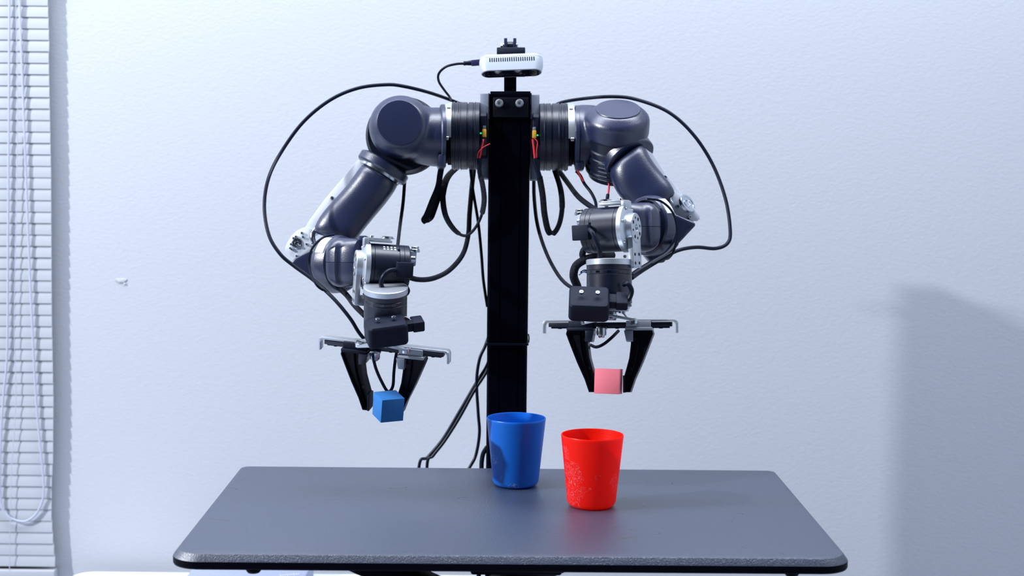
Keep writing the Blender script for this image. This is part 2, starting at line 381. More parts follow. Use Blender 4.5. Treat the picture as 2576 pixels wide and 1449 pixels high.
# ---------------------------------------------------------------- low white desk behind, case on it
q = P(240, 1437, WALL_Y - 0.03); DZ = q.z; xl = P(193, 1437, WALL_Y - 0.03).x; xr = P(1480, 1437, WALL_Y - 0.03).x
dk = empty('white_desk', Vector(((xl + xr) / 2, 2.5, 0)), 'low white desk with rounded corner behind the table', 'desk')
def rrect(x0, x1, y0, y1, rs, z, n=8):
    out = []
    for (cx, cy, a, r) in ((x1, y1, 0, rs[0]), (x0, y1, 90, rs[1]), (x0, y0, 180, rs[2]), (x1, y0, 270, rs[3])):
        sx = 1 if cx == x1 else -1; sy = 1 if cy == y1 else -1
        for i in range(n + 1):
            t = math.radians(a + 90 * i / n); out.append(Vector((cx - sx*r + r*math.cos(t), cy - sy*r + r*math.sin(t), z)))
    return out
bm = B(); prism(bm, rrect(xl, xr, 2.385, WALL_Y - 0.03, (0.03, 0.035, 0.035, 0.03), DZ), Vector((0, 0, -0.025)), 0.003); build('desk_top', bm, 'desk', dk)
for lx in (xl + 0.05, xr - 0.05):
    for ly in (2.43, WALL_Y - 0.08):
        bm = B(); rcyl(bm, Vector((lx, ly, 0)), Vector((lx, ly, DZ - 0.024)), 0.016); build('leg', bm, 'desk', dk)
ca = G(478, 1441, DZ + 0.035); cb = G(773, 1441, DZ + 0.035)
cs = empty('equipment_case', Vector(((ca.x + cb.x) / 2, ca.y, DZ)), 'grey case with pale lettering lying on the low white desk', 'case')
bm = B(); prism(bm, rrect(ca.x - 0.002, cb.x, ca.y - 0.05, ca.y + 0.10, (0.012,)*4, DZ), Vector((0, 0, 0.035)), 0.002); build('case_body', bm, 'box', cs)
for i in range(9):
    c = G(706 + i * 5.6, 1447.5 - i * 0.35, DZ + 0.0352); bm = B()
    box(bm, c + Vector((0, 0, 0.0002)), Vector((1, 0.25, 0)), Vector((-0.25, 1, 0)), Vector((0,0,1)), 0.0012, 0.004 if i % 3 else 0.006, 0.0002)
    build('letter', bm, 'print', cs)

# ---------------------------------------------------------------- table
TY = 0.0101; TW, TD = 0.40, 0.487; tyb = 2.1999
ct, st = math.cos(TY), math.sin(TY)
def TP(a, b, z=0): return Vector((-0.0008 + a * ct - b * st, tyb + a * st + b * ct, TZ + z))
tb = empty('table', Vector((0, tyb - TD/2, 0)), 'dark grey table with rounded corners under the two grippers', 'table')
bm = B(); rings = []
def trow(ins, z):
    pts = rrect(-TW + ins, TW - ins, -TD + ins, 0 - ins * 0.4, (0.014 - ins*0.3, 0.014 - ins*0.3, 0.036 - ins*0.5, 0.036 - ins*0.5), 0, 10)
    return [bm.verts.new(TP(p.x, p.y, z)) for p in pts]
for ins, z in ((0.0062, 0), (0.0055, -0.0003), (0.0004, -0.0072), (0.0, -0.0080)): rings.append(trow(ins, z))
def shut(bm, rings):
    for a, b in zip(rings[:-1], rings[1:]):
        n = len(a)
        for i in range(n): bm.faces.new((a[i], a[(i+1) % n], b[(i+1) % n], b[i]))
    bm.faces.new(rings[0]); bm.faces.new(list(reversed(rings[-1])))
shut(bm, rings)
tt = build('tabletop', bm, 'table', tb, sharp=25)
bm = B(); rings = [trow(i_, z_) for i_, z_ in ((0.0, -0.0081), (-0.0002, -0.0084), (-0.0002, -0.0155), (0.0006, -0.0172), (0.003, -0.018))]
shut(bm, rings); build('edge_band', bm, 'dark', tb, sharp=25)
for px_, py_ in ((638, 1428), (1992, 1436)):
    c = G(px_, py_, TZ - 0.018); bm = B(); lathe(bm, Vector((c.x, c.y, TZ - 0.018)), Vector((0,0,-1)), [(0, 0.0088), (0.003, 0.0088), (0.0055, 0.007), (0.006, 0)], 24, cap1=False); build('screw_cap', bm, 'dark', tb)
for sx, xa, xb in ((-1, -0.212, -0.142), (1, 0.124, 0.070)):      # two sloping braces under the top
    bm = B(); y0 = 1.745
    prism(bm, [Vector((xa, y0, TZ - 0.018)), Vector((xb, y0, TZ - 0.018)), Vector((xb - sx*0.26, y0, TZ - 0.13)), Vector((xa - sx*0.26, y0, TZ - 0.13))], Vector((0, 0.045, 0)), 0.003)
    bmesh.ops.translate(bm, verts=bm.verts, vec=Vector((0, 0.05 * (sx > 0), 0)))
    build('support_arm', bm, 'dark', tb)
bm = B(); box(bm, Vector((0, 2.03, TZ/2 - 0.06)), Vector((1,0,0)), Vector((0,1,0)), Vector((0,0,1)), 0.04, 0.035, TZ/2 - 0.075, 0.004); build('pedestal', bm, 'dark', tb)
bm = B(); box(bm, Vector((0.01, 1.86, TZ - 0.028)), Vector((1,0,0)), Vector((0,1,0)), Vector((0,0,1)), 0.055, 0.09, 0.0101, 0.003); build('gas_lift_mount', bm, 'dark', tb)
for sx in (-1, 1):
    bm = B(); box(bm, Vector((sx*0.19, 2.0, 0.02)), Vector((1,0,0)), Vector((0,1,0)), Vector((0,0,1)), 0.16, 0.03, 0.02, 0.006); build('foot', bm, 'dark', tb)

# ---------------------------------------------------------------- column
CY0, CY1 = 2.236, 2.362
col = empty('support_column', Vector((-0.004, 2.315, 0)), 'black steel post behind the table carrying both robot arms', 'post')
def colx(py, Y=CY0): return P(1280.2 - (py - 450) * 0.0105, py, Y)
zt = P(1280, 297, CY0).z; zj = P(1276, 866, CY0).z; cx = colx(450).x; HW = 52 * MPP(colx(450))
def post(name, x, hw, z0, z1, par, y0=CY0, y1=CY1):
    bm = B(); g = 0.0012
    # cross section with a shallow raised centre face and grooves, swept upwards
    pts = [(-hw, y0+0.003), (-hw+0.003, y0), (-hw*0.42, y0), (-hw*0.40, y0+g), (-hw*0.34, y0+g), (-hw*0.32, y0), (hw*0.50, y0), (hw*0.52, y0+g), (hw*0.58, y0+g), (hw*0.60, y0), (hw-0.003, y0), (hw, y0+0.003), (hw, y1-0.003), (hw-0.003, y1), (-hw+0.003, y1), (-hw, y1-0.003)]
    prism(bm, [Vector((x + a, b, z0)) for a, b in pts], Vector((0, 0, z1 - z0))); build(name, bm, 'dark', par)
post('upper_post', cx, HW, zj, zt + 0.035, col)
post('lower_post', cx, HW * 0.985, 0.02, zj, col, CY0 + 0.0006, CY1 - 0.0006)
bm = B(); box(bm, Vector((cx, (CY0+CY1)/2, zj)), Vector((1,0,0)), Vector((0,1,0)), Vector((0,0,1)), HW + 0.0014, (CY1-CY0)/2 + 0.0016, 0.0016, 0.0006); build('cable_tie', bm, 'cable', col)
bm = B(); tube(bm, [P(1330, 862, CY0-0.001), P(1331, 850, CY0-0.001), P(1329, 840, CY0-0.001)], 0.0009, seg=6)
build('tie_tail', bm, 'cable', col)
bm = B(); box(bm, Vector((cx, 2.27, 0.011)), Vector((1,0,0)), Vector((0,1,0)), Vector((0,0,1)), 0.16, 0.10, 0.011, 0.004); build('base_plate', bm, 'dark', col)
F = Fr(1284, 262, 2.230)
bm = B(); F.box(bm, -51, 51, 10, 90, -35, 34, 2); build('head_block', bm, 'dark', col)
bm = B(); F.box(bm, -44, 46, -2, 8, -33, 17, 3); hb = build('front_bracket', bm, 'finger', col)
for x in (-28, 23):
    bm = B(); F.lathe(bm, (x, -2, 2), (0, -1, 0), [(0, 10.5), (2, 10.5), (6, 10), (8.5, 8.2), (9, 6), (9, 4.5), (6, 4)], 24); build('bolt', bm, 'silver', hb)
for x in (-54, 52):
    bm = B(); F.box(bm, x - 1.5, x + 1.5, 0, 90, -37, 28, 0.6); build('side_flange', bm, 'anod', col)
F = Fr(1283, 170, 2.262)
bm = B(); F.box(bm, -15, 7, 0, 26, -78, 45, 1); F.box(bm, 6, 16, 1.5, 24, -78, 45, 1); ms = build('mast', bm, 'dark', col)
for x0, x1 in ((-15, -7), (8, 16)):
    bm = B(); F.box(bm, x0, x1, -2, 28, 44, 74, 0.8); build('fork_plate', bm, 'shell', col)
bm = B(); F.cyl(bm, (-7, 12, 56), (8, 12, 56), 11, 1); build('pivot', bm, 'anod', col)
bm = B(); F.lathe(bm, (-24, 12, 56), (1, 0, 0), [(0, 7.5), (6, 7.5)], 6); F.cyl(bm, (-18.5, 12, 56), (-15, 12, 56), 8.5, .3); build('nut', bm, 'steel', col)
bm = B(); F.lathe(bm, (16, 12, 56), (1, 0, 0), [(0, 8), (2, 8), (4.5, 6)], 20); build('bolt_head', bm, 'steel', col)
bm = B(); F.box(bm, -33, 38, -34, 0, 29, 46, 2.5); F.box(bm, -33, 38, -12, -2, -24, 40, 1); build('camera_bracket', bm, 'matte', col)

# ---------------------------------------------------------------- depth camera
F = Fr(1286, 166, 2.205, e=-18, roll=-2)      # local z = away from the lenses, the glass faces down towards the lens
dc = empty('depth_camera', F.l(0, 0, 0), 'white depth camera bar tilted down on top of the post', 'camera')
W2, T2, D2 = 76, 21, 21.5                    # half width, half thickness (towards camera), half depth
def stad(z, w, t, n=14, off=0):
    out = []
    for i in range(n + 1): a = -PI/2 + PI*i/n; out.append((w - t + t*math.cos(a), t*math.sin(a) + off))
    for i in range(n + 1): a = PI/2 + PI*i/n; out.append((-(w - t) + t*math.cos(a), t*math.sin(a) + off))
    return [F.l(x, y, z) for x, y in out]
def skin(bm, rows, cap=True):
    vs = [[bm.verts.new(p) for p in r] for r in rows]; n = len(vs[0])
    for a, b in zip(vs[:-1], vs[1:]):
        for i in range(n): bm.faces.new((a[i], a[(i+1) % n], b[(i+1) % n], b[i]))
    if cap: bm.faces.new(vs[0]); bm.faces.new(list(reversed(vs[-1])))
bm = B()
skin(bm, [stad(-D2+1.5, W2-3, T2-3), stad(-D2+0.5, W2-2.5, T2-2.5), stad(-D2, W2-2, T2-2), stad(-D2+1.5, W2, T2), stad(-5, W2+4, T2+1), stad(10, W2+4.5, T2+1.5), stad(15, W2+4, T2+1), stad(15.6, W2+3, T2+0.2), stad(16.2, W2+3, T2+0.2), stad(17, W2+3.5, T2+0.6), stad(22, W2+1.5, T2-0.6), stad(25, W2-3, T2-4)])
body = build('camera_housing', bm, 'white', dc, sharp=30)
bm = B(); skin(bm, [stad(-D2+0.2, W2-2.8, T2-2.8), stad(-D2+2, W2-2.8, T2-2.8)]); gl = build('front_glass', bm, 'glass', dc)
for x, r in ((-53, 8), (-24, 7), (-12, 4), (27, 9), (52, 8)):
    bm = B(); F.lathe(bm, (x, 1, -D2 + 1), (0, 0, -1), [(0, r), (2.2, r), (2.2, r*0.75), (1.2, r*0.7), (1.5, 0.5)], 24, cap1=False); build('lens', bm, 'anod' if r < 8 else 'glass', gl)
for i in range(21):
    x = -53 + i * 5.52; bm = B()
    a = F.l(x, -T2 - 1.75, 3); b = F.l(x, -T2 - 1.75, 12); r = 1.15 * F.s
    prism(bm, [p + F.X * r * math.cos(t) + F.Z * r * math.sin(t) for p, t0 in ((a, PI), (b, 0)) for t in [t0 + PI*j/5 for j in range(6)]], F.Y * (1.2 * F.s))
    build('vent_slot', bm, 'dark', body)
bm = B(); prism(bm, [F.l(x, -T2 - 1.2, z) for x, z in ((-13, 14.5), (-10.5, 12.6), (14, 12.6), (16.5, 14.5), (16.5, 16), (14, 18), (-10.5, 18), (-13, 16))], F.Y * (1.2 * F.s), 0.0002); build('latch_plate', bm, 'white', body)
F0 = Fr(1210, 158, 2.21)
uc = empty('camera_cable', F0.p(1165, 158), 'thin black cable plugged into the side of the white depth camera', 'cable')
bm = B(); F0.box(bm, -25, 12, -7, 7, -6, 8.5, 2.5)
bmesh.ops.rotate(bm, cent=F0.l(0, 0, 0), matrix=Matrix.Rotation(math.radians(5), 3, FW * -1), verts=bm.verts)
build('plug', bm, 'navy', uc)
bm = B(); F0.lathe(bm, (-44, 0, -1.5), (1, 0, 0.06), [(0, 5), (3, 6), (5, 5), (20, 6.5)], 16); build('strain_relief', bm, 'cable', uc)
bm = B(); tube(bm, [P(1167, 160, 2.23), P(1148, 161, 2.23), P(1122, 168, 2.235), P(1104, 185, 2.245), P(1104, 205, 2.26), P(1118, 227, 2.28), P(1131, 244, 2.30), P(1138, 260, 2.34), P(1150, 300, 2.36)], 3.2 * F0.s); build('lead', bm, 'cable', uc)

# ---------------------------------------------------------------- shared arm pieces
def shoulder_motor(arm, sx, x_in, x_out, yc, r, Yd):
    """drum on the side of the post; sx = -1 left, 1 right"""
    F = Fr(x_in, yc, YA(Yd))
    L = abs(x_out - x_in)
    def pr(*t): return list(t)
    p = [(0, r-4), (1, r-1), (10, r-1), (11, r), (13, r), (14, r-2), (16, r-2), (17, r-0.5), (28, r-0.5), (29, r-4), (31, r-4), (32, r-0.5), (46, r-0.5), (47, r+0.5), (49, r+0.5), (50, r-2.5), (53, r-2.5), (54, r), (58, r), (59, r-2), (62, r-2), (63, r+0.5), (67, r+0.5), (68, r-1.5), (71, r-1.5), (71.5, r-6)]
    bm = B(); F.lathe(bm, (0, 0, 0), (sx, 0, 0), p, 72); mo = build('shoulder_motor', bm, 'anod', arm, sharp=20)
    bm = B(); F.lathe(bm, (sx*44, 0, 0), (sx, 0, 0), [(0, r-1), (0, r+3), (5, r+3), (5, r-1)], 12, arc=(0, 0.35)); build('clamp_lug', bm, 'anod', mo)
    bm = B(); F.lathe(bm, (sx*71, 0, 0), (sx, 0, 0), [(0, r-14), (2, r-12), (10, r-12), (12, r-16), (20, r-16)], 60); build('bearing_ring', bm, 'dark', mo)
    # aluminium clamp: upper front half ring
    bm = B()
    a0, a1 = math.radians(-60), math.radians(95)
    segs = 40; rings = []
    for (t, rr) in ((70, r-8), (70, r), (86, r), (86, r-8)):
        rings.append([bm.verts.new(F.l(sx*t, -rr*math.cos(a0 + (a1-a0)*i/segs) , rr*math.sin(a0 + (a1-a0)*i/segs))) for i in range(segs+1)])
    a0b = math.radians(-8)
    for i in range(segs + 1):   # it starts just below mid height
        a = a0b + (math.radians(170) - a0b) * i / segs
        for k, rr in enumerate((r-8, r, r, r-8)):
            rings[k][i].co = F.l(sx*(70 if k < 2 else 86), -rr*math.cos(a), rr*math.sin(a))
    for k in range(4):
        for i in range(segs): bm.faces.new((rings[k][i], rings[k][i+1], rings[(k+1) % 4][i+1], rings[(k+1) % 4][i]))
    bm.faces.new([rings[k][0] for k in range(4)]); bm.faces.new([rings[k][-1] for k in range(3, -1, -1)])
    cl = build('clamp_ring', bm, 'silver', mo)
    bm = B(); F.box(bm, sx*77-4, sx*77+5, -r*0.66-3, -r*0.66+6, r*0.72-3, r*0.72+4, 1); build('clamp_notch', bm, 'plate', mo)
    bm = B(); F.cyl(bm, (sx*75, -r-1, -14), (sx*84, -r-1, -14), 5, 1, 14); build('clamp_screw', bm, 'steel', mo)
    bm = B(); F.box(bm, -sx*24, -sx*0, -14, 46, -r-22, r+20, 1.2); build('mounting_plate', bm, 'plate', arm)
    bm = B(); F.lathe(bm, (-sx*18, 0, 0), (sx, 0, 0), [(0, 58), (2, 60), (16, 60), (18, 64)], 48); F.box(bm, -sx*18, -sx*2, -66, -20, -26, 44, 3); build('motor_hub', bm, 'anod', arm)
    return F
def wrist(arm, F, hx, top=True, side=-1):
    """horizontal wrist motor: axis along F.X, output hub at side*; px units"""
    s = side; r = 57
    bm = B(); F.lathe(bm, (s*42, 0, 0), (-s, 0, 0), [(0, r-1), (0.5, r), (10, r), (10.7, r-1), (11.4, r), (72, r), (72.7, r-1.2), (73.4, r), (84, r), (84.6, r-1.2), (85.2, r), (97, r), (99, r-1), (101, r-5)], 64)
    mo = build('wrist_roll_motor', bm, 'anod', arm, sharp=20)
    for (t, a) in ((48 - 84 + 42*0, 0), ):
        pass
    for a in (15, 52, 90, -30):
        ar = math.radians(a); bm = B()
        c = (s*(42-70), -math.cos(ar)*r*0.995, math.sin(ar)*r*0.995)
        o = F.l(*c); N = F.v(0, -math.cos(ar), math.sin(ar)); T = F.v(0, math.sin(ar), math.cos(ar))
        box(bm, o, F.X, N, T, 3*F.s, 0.4*F.s, 4.5*F.s); build('slot', bm, 'glass', mo)
    bm = B(); F.lathe(bm, (s*41, 0, 0), (s, 0, 0), [(0, r-2), (0, r+2), (1, r+3), (12, r+3), (13, r+1), (17, r-8), (18, r-14)], 64)
    fl = build('flange', bm, 'silver', arm, sharp=25)
    for a in (70, 20, -40, 120):
        ar = math.radians(a); bm = B(); F.screw(bm, (s*54, -math.cos(ar)*(r-6), math.sin(ar)*(r-6)), (s, 0, 0), 4.2, 5); build('screw', bm, 'steel', fl)
    bm = B(); F.lathe(bm, (s*57, 0, 0), (s, 0, 0), [(0, 36), (1, 38), (16, 38), (18, 37), (18.5, 36), (18.5, 10), (14, 9)], 56)
    hub = build('output_hub', bm, 'silver', arm, sharp=25)
    for i in range(8):
        a = 2*PI*i/8 + 0.2; bm = B(); F.lathe(bm, (s*75.0, math.cos(a)*26, math.sin(a)*26), (s, 0, 0), [(0, 4.6 if i % 2 else 3.2), (0.9, 4.6 if i % 2 else 3.2)], 14); build('hub_hole', bm, 'dark', hub)
    # bracket that leads down to the lower motor
    bm = B(); F.box(bm, s*61, s*74, -30, 30, -96, -10, 1.2); F.box(bm, s*46, s*72, -24, 30, -100, -76, 1.2)
    br = build('wrist_bracket', bm, 'silver', arm)
    for z in (-66, -88):
        for y_ in (-18, 12):
            bm = B(); F.lathe(bm, (s*74, y_, z), (s, 0, 0), [(0, 4), (0.8, 4)], 14); build('bracket_hole', bm, 'dark', br)
    bm = B(); F.screw(bm, (s*50, -24, -70), (0, -1, 0), 4, 4); build('screw', bm, 'steel', br)
    # top plate, disc and its screws
    bm = B(); F.box(bm, s*55, -s*12, -22, 18, r+4, r+10, 1); F.box(bm, s*56, -s*8, -20, 14, r+11, r+14, .6); F.box(bm, s*58, s*46, -24, 20, r-8, r+12, 1)
    tp = build('top_plate', bm, 'silver', arm)
    bm = B(); F.lathe(bm, (-s*2, -2, r+13), (0, 0, 1), [(0, 12), (1, 17), (3, 17), (3.5, 14), (6, 14), (7, 10)], 32); build('top_disc', bm, 'steel', tp)
    bm = B(); F.screw(bm, (s*38, -4, r+13), (0, 0, 1), 5, 7); build('screw', bm, 'steel', tp)
    # knob and its clevis at the free end
    bm = B(); F.box(bm, -s*56, -s*76, -18, 8, 6, r-12, 4); kb = build('end_clevis', bm, 'plate', arm)
    bm = B(); F.lathe(bm, (-s*73, -6, r-16), (0, 0, 1), [(0, 10), (1, 12), (7, 12), (8, 10.5), (9, 9.5), (14, 9.5), (15, 8.5), (15, 4)], 28); build('knurled_knob', bm, 'steel', kb)
    bm = B(); F.cyl(bm, (-s*58, -20, 24), (-s*73, -20, 24), 9, 1.2, 24); build('end_screw', bm, 'steel', kb)
    return mo
def wrist_cam(arm, F, cx_, cz, yaw, e, w=48, h=32):
    K = Fr(F.px, F.py, 2.0, yaw=yaw, e=e); K.O = F.l(cx_, -74, cz); K.s = F.s
    bm = B()
    rows = []
    for y0_, ins in ((-30, 5), (-29, 2.5), (-26, 1), (-22, 0), (16, 0), (22, 1), (26, 4), (27, 8)):
        row = []
        for (sx_, sz_, a) in ((1, 1, 0), (-1, 1, 90), (-1, -1, 180), (1, -1, 270)):
            for i in range(7):
                t = math.radians(a + 90*i/6); R_ = 11
                row.append(K.l(sx_*(w - ins - R_) + R_*math.cos(t), sz_*(h - ins - R_) + R_*math.sin(t), y0_))
        rows.append(row)
    skin(bm, rows); bd = build('wrist_camera_case', bm, 'matte', arm, sharp=30)
    for x in (-20, 20):
        bm = B(); K.screw(bm, (x, 0, h - 1), (0, 0, 1), 5.5, 6); build('screw', bm, 'steel', bd)
    bm = B(); K.box(bm, w - 4, w + 30, -6, 24, -10, 14, 3); K.box(bm, w + 16, w + 46, -10, 30, -12, 16, 4); build('cable_plug', bm, 'matte', arm)
    return K
def inset(pts, d):
    n = len(pts); out = []
    A = sum(pts[i][0]*pts[(i+1)%n][1] - pts[(i+1)%n][0]*pts[i][1] for i in range(n)); sg = 1 if A > 0 else -1
    for i in range(n):
        a, b, c = Vector(pts[i-1]), Vector(pts[i]), Vector(pts[(i+1) % n])
        e1, e2 = (b-a).normalized(), (c-b).normalized()
        n1, n2 = Vector((-e1.y, e1.x))*sg, Vector((-e2.y, e2.x))*sg
        m_ = (n1+n2); m_ = m_ / max(0.5, m_.length_squared) * 2
        out.append(tuple(b + m_*d))
    return out
def gripper(arm, F, gap=0, cover_left=False):
    # rail
    bm = B(); F.box(bm, -156, 156, -9, 9, -14, -3, 0.8); F.box(bm, -150, 150, -5, 5, -18, -13, 0.6); rl = build('linear_rail', bm, 'anod', arm)
    for x in (-128, -20, 18, 128):
        bm = B(); F.lathe(bm, (x, -2, -18.2), (0, -0.1, -1), [(-.5, 5), (0.6, 5)], 16); build('rail_hole', bm, 'dark', rl)
    # sheet metal support with hooked ends: cross-section swept in depth
    bm = B()
    top = [(-171, -30), (-171, -6), (-169, 0), (-163, 3.5), (-60, 3.5), (-46, 8), (-34, 22), (-26, 27), (26, 27), (34, 22), (46, 8), (60, 3.5), (163, 3.5), (169, 0), (171, -6), (171, -30)]
    bot = [(x * (165.5/171 if abs(x) > 150 else 1), z - (0 if z < -20 else 5)) for x, z in top]
    prism(bm, [F.l(x, -11, z) for x, z in top] + [F.l(x, -11, z) for x, z in reversed(bot)], F.Y * (22*F.s), 0.6*F.s); build('rail_support', bm, 'silver', arm, sharp=30)
    # disc under the wrist motor, linkage
    bm = B(); F.lathe(bm, (0, 0, 24), (0, 0, 1), [(0, 44), (2, 47), (7, 47), (9, 40)], 48); F.cyl(bm, (0, -8, 2), (0, -8, 25), 17, 1.5)
    ds = build('gripper_flange', bm, 'silver', arm)
    for a in range(6):
        t = a*PI/3 + 0.4; bm = B(); F.screw(bm, (math.cos(t)*36, math.sin(t)*36, 24), (0, 0, -1), 4, 5); build('screw', bm, 'steel', ds)
    for s, y_ in ((-1, -24), (1, -30)):
        a, b = (s*-8, y_, 12), (s*62, y_ + 10, -1); bm = B()
        d = Vector(b) - Vector(a); n_ = Vector((-d.z, 0, d.x)).normalized()
        pts = []
        for (q_, t0) in ((a, 90), (b, -90)):
            for i in range(9):
                t = math.radians(t0 + 180*i/8); u = d.normalized()*math.cos(t)
                q2 = Vector(q_) + (d.normalized()*math.cos(t) + Vector((0, 1, 0))*math.sin(t)) * 11
                pts.append(F.l(*q2))
        prism(bm, pts, F.v(*n_) * (7*F.s), 0.5*F.s); lk = build('link_bar', bm, 'silver', arm)
        for q_, r_, h_ in ((a, 13, 11), (b, 11, 8)):
            bm = B(); F.lathe(bm, (q_[0], q_[1], q_[2]-9), (0, 0, 1), [(0, r_*0.6), (2, r_*.75), (3, r_), (h_+3, r_), (h_+4, r_*.8), (h_+8, r_*.75), (h_+9, r_*.5)], 28); build('pivot_bolt', bm, 'steel', lk)
    bm = B(); F.lathe(bm, (-20, -14, -42), (0, 0, 1), [(0, 6), (2, 8), (5, 8), (6, 12), (12, 13), (24, 12)], 28); F.box(bm, -32, -6, -20, -4, -22, -14, 2); build('crank_bolt', bm, 'steel', arm)
    # carriages and fingers
    outl = [(108, -24), (110, -32), (101, -56), (82, -104), (63, -146), (52, -178), (38, -178), (35, -146), (43, -118), (50, -92), (54, -60), (56, -24)]
    for s in (-1, 1):
        bm = B(); F.box(bm, s*42, s*104, -17, 17, -17, 0.5, 2); F.box(bm, s*40, s*108, -22, 22, -24, -16, 2); cg = build('carriage', bm, 'matte' if s < 0 else 'satin', arm)
        bm = B(); prism(bm, [F.l(s*x, -26, z) for x, z in ((38, -24), (60, -24), (60, -52), (44, -52))], F.Y*(46*F.s), 1*F.s); build('finger_mount', bm, 'plate' if s > 0 else 'anod', cg)
        for y_, z in ((-14, -34), (8, -34)):
            bm = B(); F.screw(bm, (s*41, y_, z), (-s, 0, -0.3), 3.4, 2); build('screw', bm, 'steel', cg)
        # finger: a frame of thin ribs round a recessed web
        bm = B()
        ol = [(s*x, z) for x, z in outl]; il = inset(ol, 3.2)
        if True:
            o0 = [bm.verts.new(F.l(x, -17, z)) for x, z in ol]; i0 = [bm.verts.new(F.l(x, -17, z)) for x, z in il]
            i1 = [bm.verts.new(F.l(x, -8, z)) for x, z in il]
            o1 = [bm.verts.new(F.l(x, 17, z)) for x, z in ol]; i2 = [bm.verts.new(F.l(x, 17, z)) for x, z in il]; i3 = [bm.verts.new(F.l(x, 8, z)) for x, z in il]
            n = len(ol)
            for i in range(n):
                j = (i+1) % n
                bm.faces.new((o0[i], o0[j], i0[j], i0[i])); bm.faces.new((i0[i], i0[j], i1[j], i1[i])); bm.faces.new((o0[j], o0[i], o1[i], o1[j]))
                bm.faces.new((o1[j], o1[i], i2[i], i2[j])); bm.faces.new((i2[j], i2[i], i3[i], i3[j]))
            bm.faces.new(i1); bm.faces.new(list(reversed(i3)))
        fg = build('gripper_finger', bm, 'finger', arm, sharp=40)
        # long rib down the pocket and two holes
        bm = B(); tube(bm, [F.l(s*x, -12, z) for x, z in ((76, -26), (72, -70), (62, -112), (50, -150), (45, -172))], 0, n=4, seg=8, flat=(1.4*F.s, 4*F.s), wdir=F.X); build('rib', bm, 'finger', fg)
        for x, z in ((64, -46), (52, -118)):
            bm = B(); F.lathe(bm, (s*(x), -8.6, z), (0, -1, 0), [(0, 3.6), (1.5, 3.6), (1.5, 2.4), (0.3, 2.2)], 16); build('screw', bm, 'anod', fg)
        bm = B(); F.box(bm, s*34, s*39, -19, 19, -179, -136, 1.2); build('grip_pad', bm, 'matte', fg)
def lower_motor(arm, F, z0, z1, r=56, x=0):
    H = z1 - z0
    bm = B(); F.lathe(bm, (x, 0, z0), (0, 0, 1), [(0, r-3), (1, r-1), (6, r-1), (7, r-3), (8, r-3), (9, r), (H-24, r), (H-23, r-1), (H-22, r), (H-14, r), (H-13, r-1), (H-12, r), (H, r)], 64, )
    mo = build('wrist_pitch_motor', bm, 'anod', arm, sharp=20)
    bm = B(); F.lathe(bm, (x, 0, z1), (0, 0, 1), [(0, r-1), (0.5, r+1.5), (14, r+1.5), (15, r), (16, r-8)], 64); build('motor_collar', bm, 'silver', arm, sharp=25)
    for a in (-50, -22, 8, 40, 66):
        t = math.radians(a); N = F.v(math.sin(t), -math.cos(t), 0); T = F.v(math.cos(t), math.sin(t), 0)
        bm = B(); box(bm, F.l(x + math.sin(t)*r*0.997, -math.cos(t)*r*0.997, z1 - 18), T, N, F.Z, 5.5*F.s, 0.35*F.s, 3*F.s); build('slot', bm, 'glass', mo)
    bm = B(); F.lathe(bm, (x, 0, z0-5), (0, 0, 1), [(0, r-10), (1, r-5), (6, r-5)], 56); build('base_ring', bm, 'silver', mo, sharp=25)
    return mo
def connector(arm, F, s, x, y):
    """plugs, LED and leads at the motor back"""
    bm = B(); F.box(bm, x-4, x+4, -72, -64, y+8, y+18, 1); build('socket', bm, 'plate', arm)
    bm = B(); F.box(bm, x-5, x+5, -78, -64, y-10, y+9, 1.5); build('power_connector', bm, 'yellow', arm)
    bm = B(); ball(bm, F.l(x - s*-9 if s < 0 else x + 8, -66, y - (0 if s < 0 else 2)), 2.0*F.s, sub=2); build('status_light', bm, 'green', arm)

# ---------------------------------------------------------------- left arm
la = empty('robot_arm', P(1208, 342, YA(2.315)), 'black robot arm on the left of the post, gripping the blue cube', 'robot arm')
F = shoulder_motor(la, -1, 1208, 1120, 342, 85, 2.315)
connector(la, F, -1, 12, 0)
# shoulder housing: drum facing the room, neck towards the motor
F = Fr(1008, 320, YA(2.27), yaw=6)
bm = B()
F.lathe(bm, (0, 62, 0), (0, -1, 0), [(0, 66), (12, 78), (70, 80), (92, 74), (112, 60), (116, 55)], 64)
F.lathe(bm, (0, 30, -19), (1, 0, -0.02), [(0, 30), (20, 56), (40, 69), (60, 72), (85, 75), (112, 76)], 64)
F.lathe(bm, (0, 26, -6), (1, 0, 0), [(0, 70), (40, 70), (70, 62), (90, 50)], 64)
sh = blend('shoulder_housing', bm, 'shell', la, 0.0018, 26, 0.75)
bm = B(); F.lathe(bm, (-5, -48, 6), (0, -1, 0), [(0, 50), (4, 55.5), (5.5, 56), (6.5, 55), (7, 52)], 72); build('drum_cap', bm, 'shell', sh, sharp=30)
bm = B(); F.lathe(bm, (100, 20, -18), (1, 0, 0), [(0, 76), (3, 79), (11, 79), (12, 76)], 64); F.box(bm, 92, 112, -40, 20, -104, -70, 5); build('neck_flange', bm, 'shell', sh)
# shoulder pitch motor behind the drum
F2 = Fr(1012, 340, YA(2.315))
bm = B(); F2.lathe(bm, (6, -30, -2), (0, 1, 0), [(0, 90), (10, 96), (12, 94), (16, 94), (18, 97), (22, 97), (24, 94), (34, 94), (36, 98), (44, 98), (46, 95), (56, 95), (60, 90)], 72)
build('shoulder_pitch_motor', bm, 'anod', la, sharp=20)
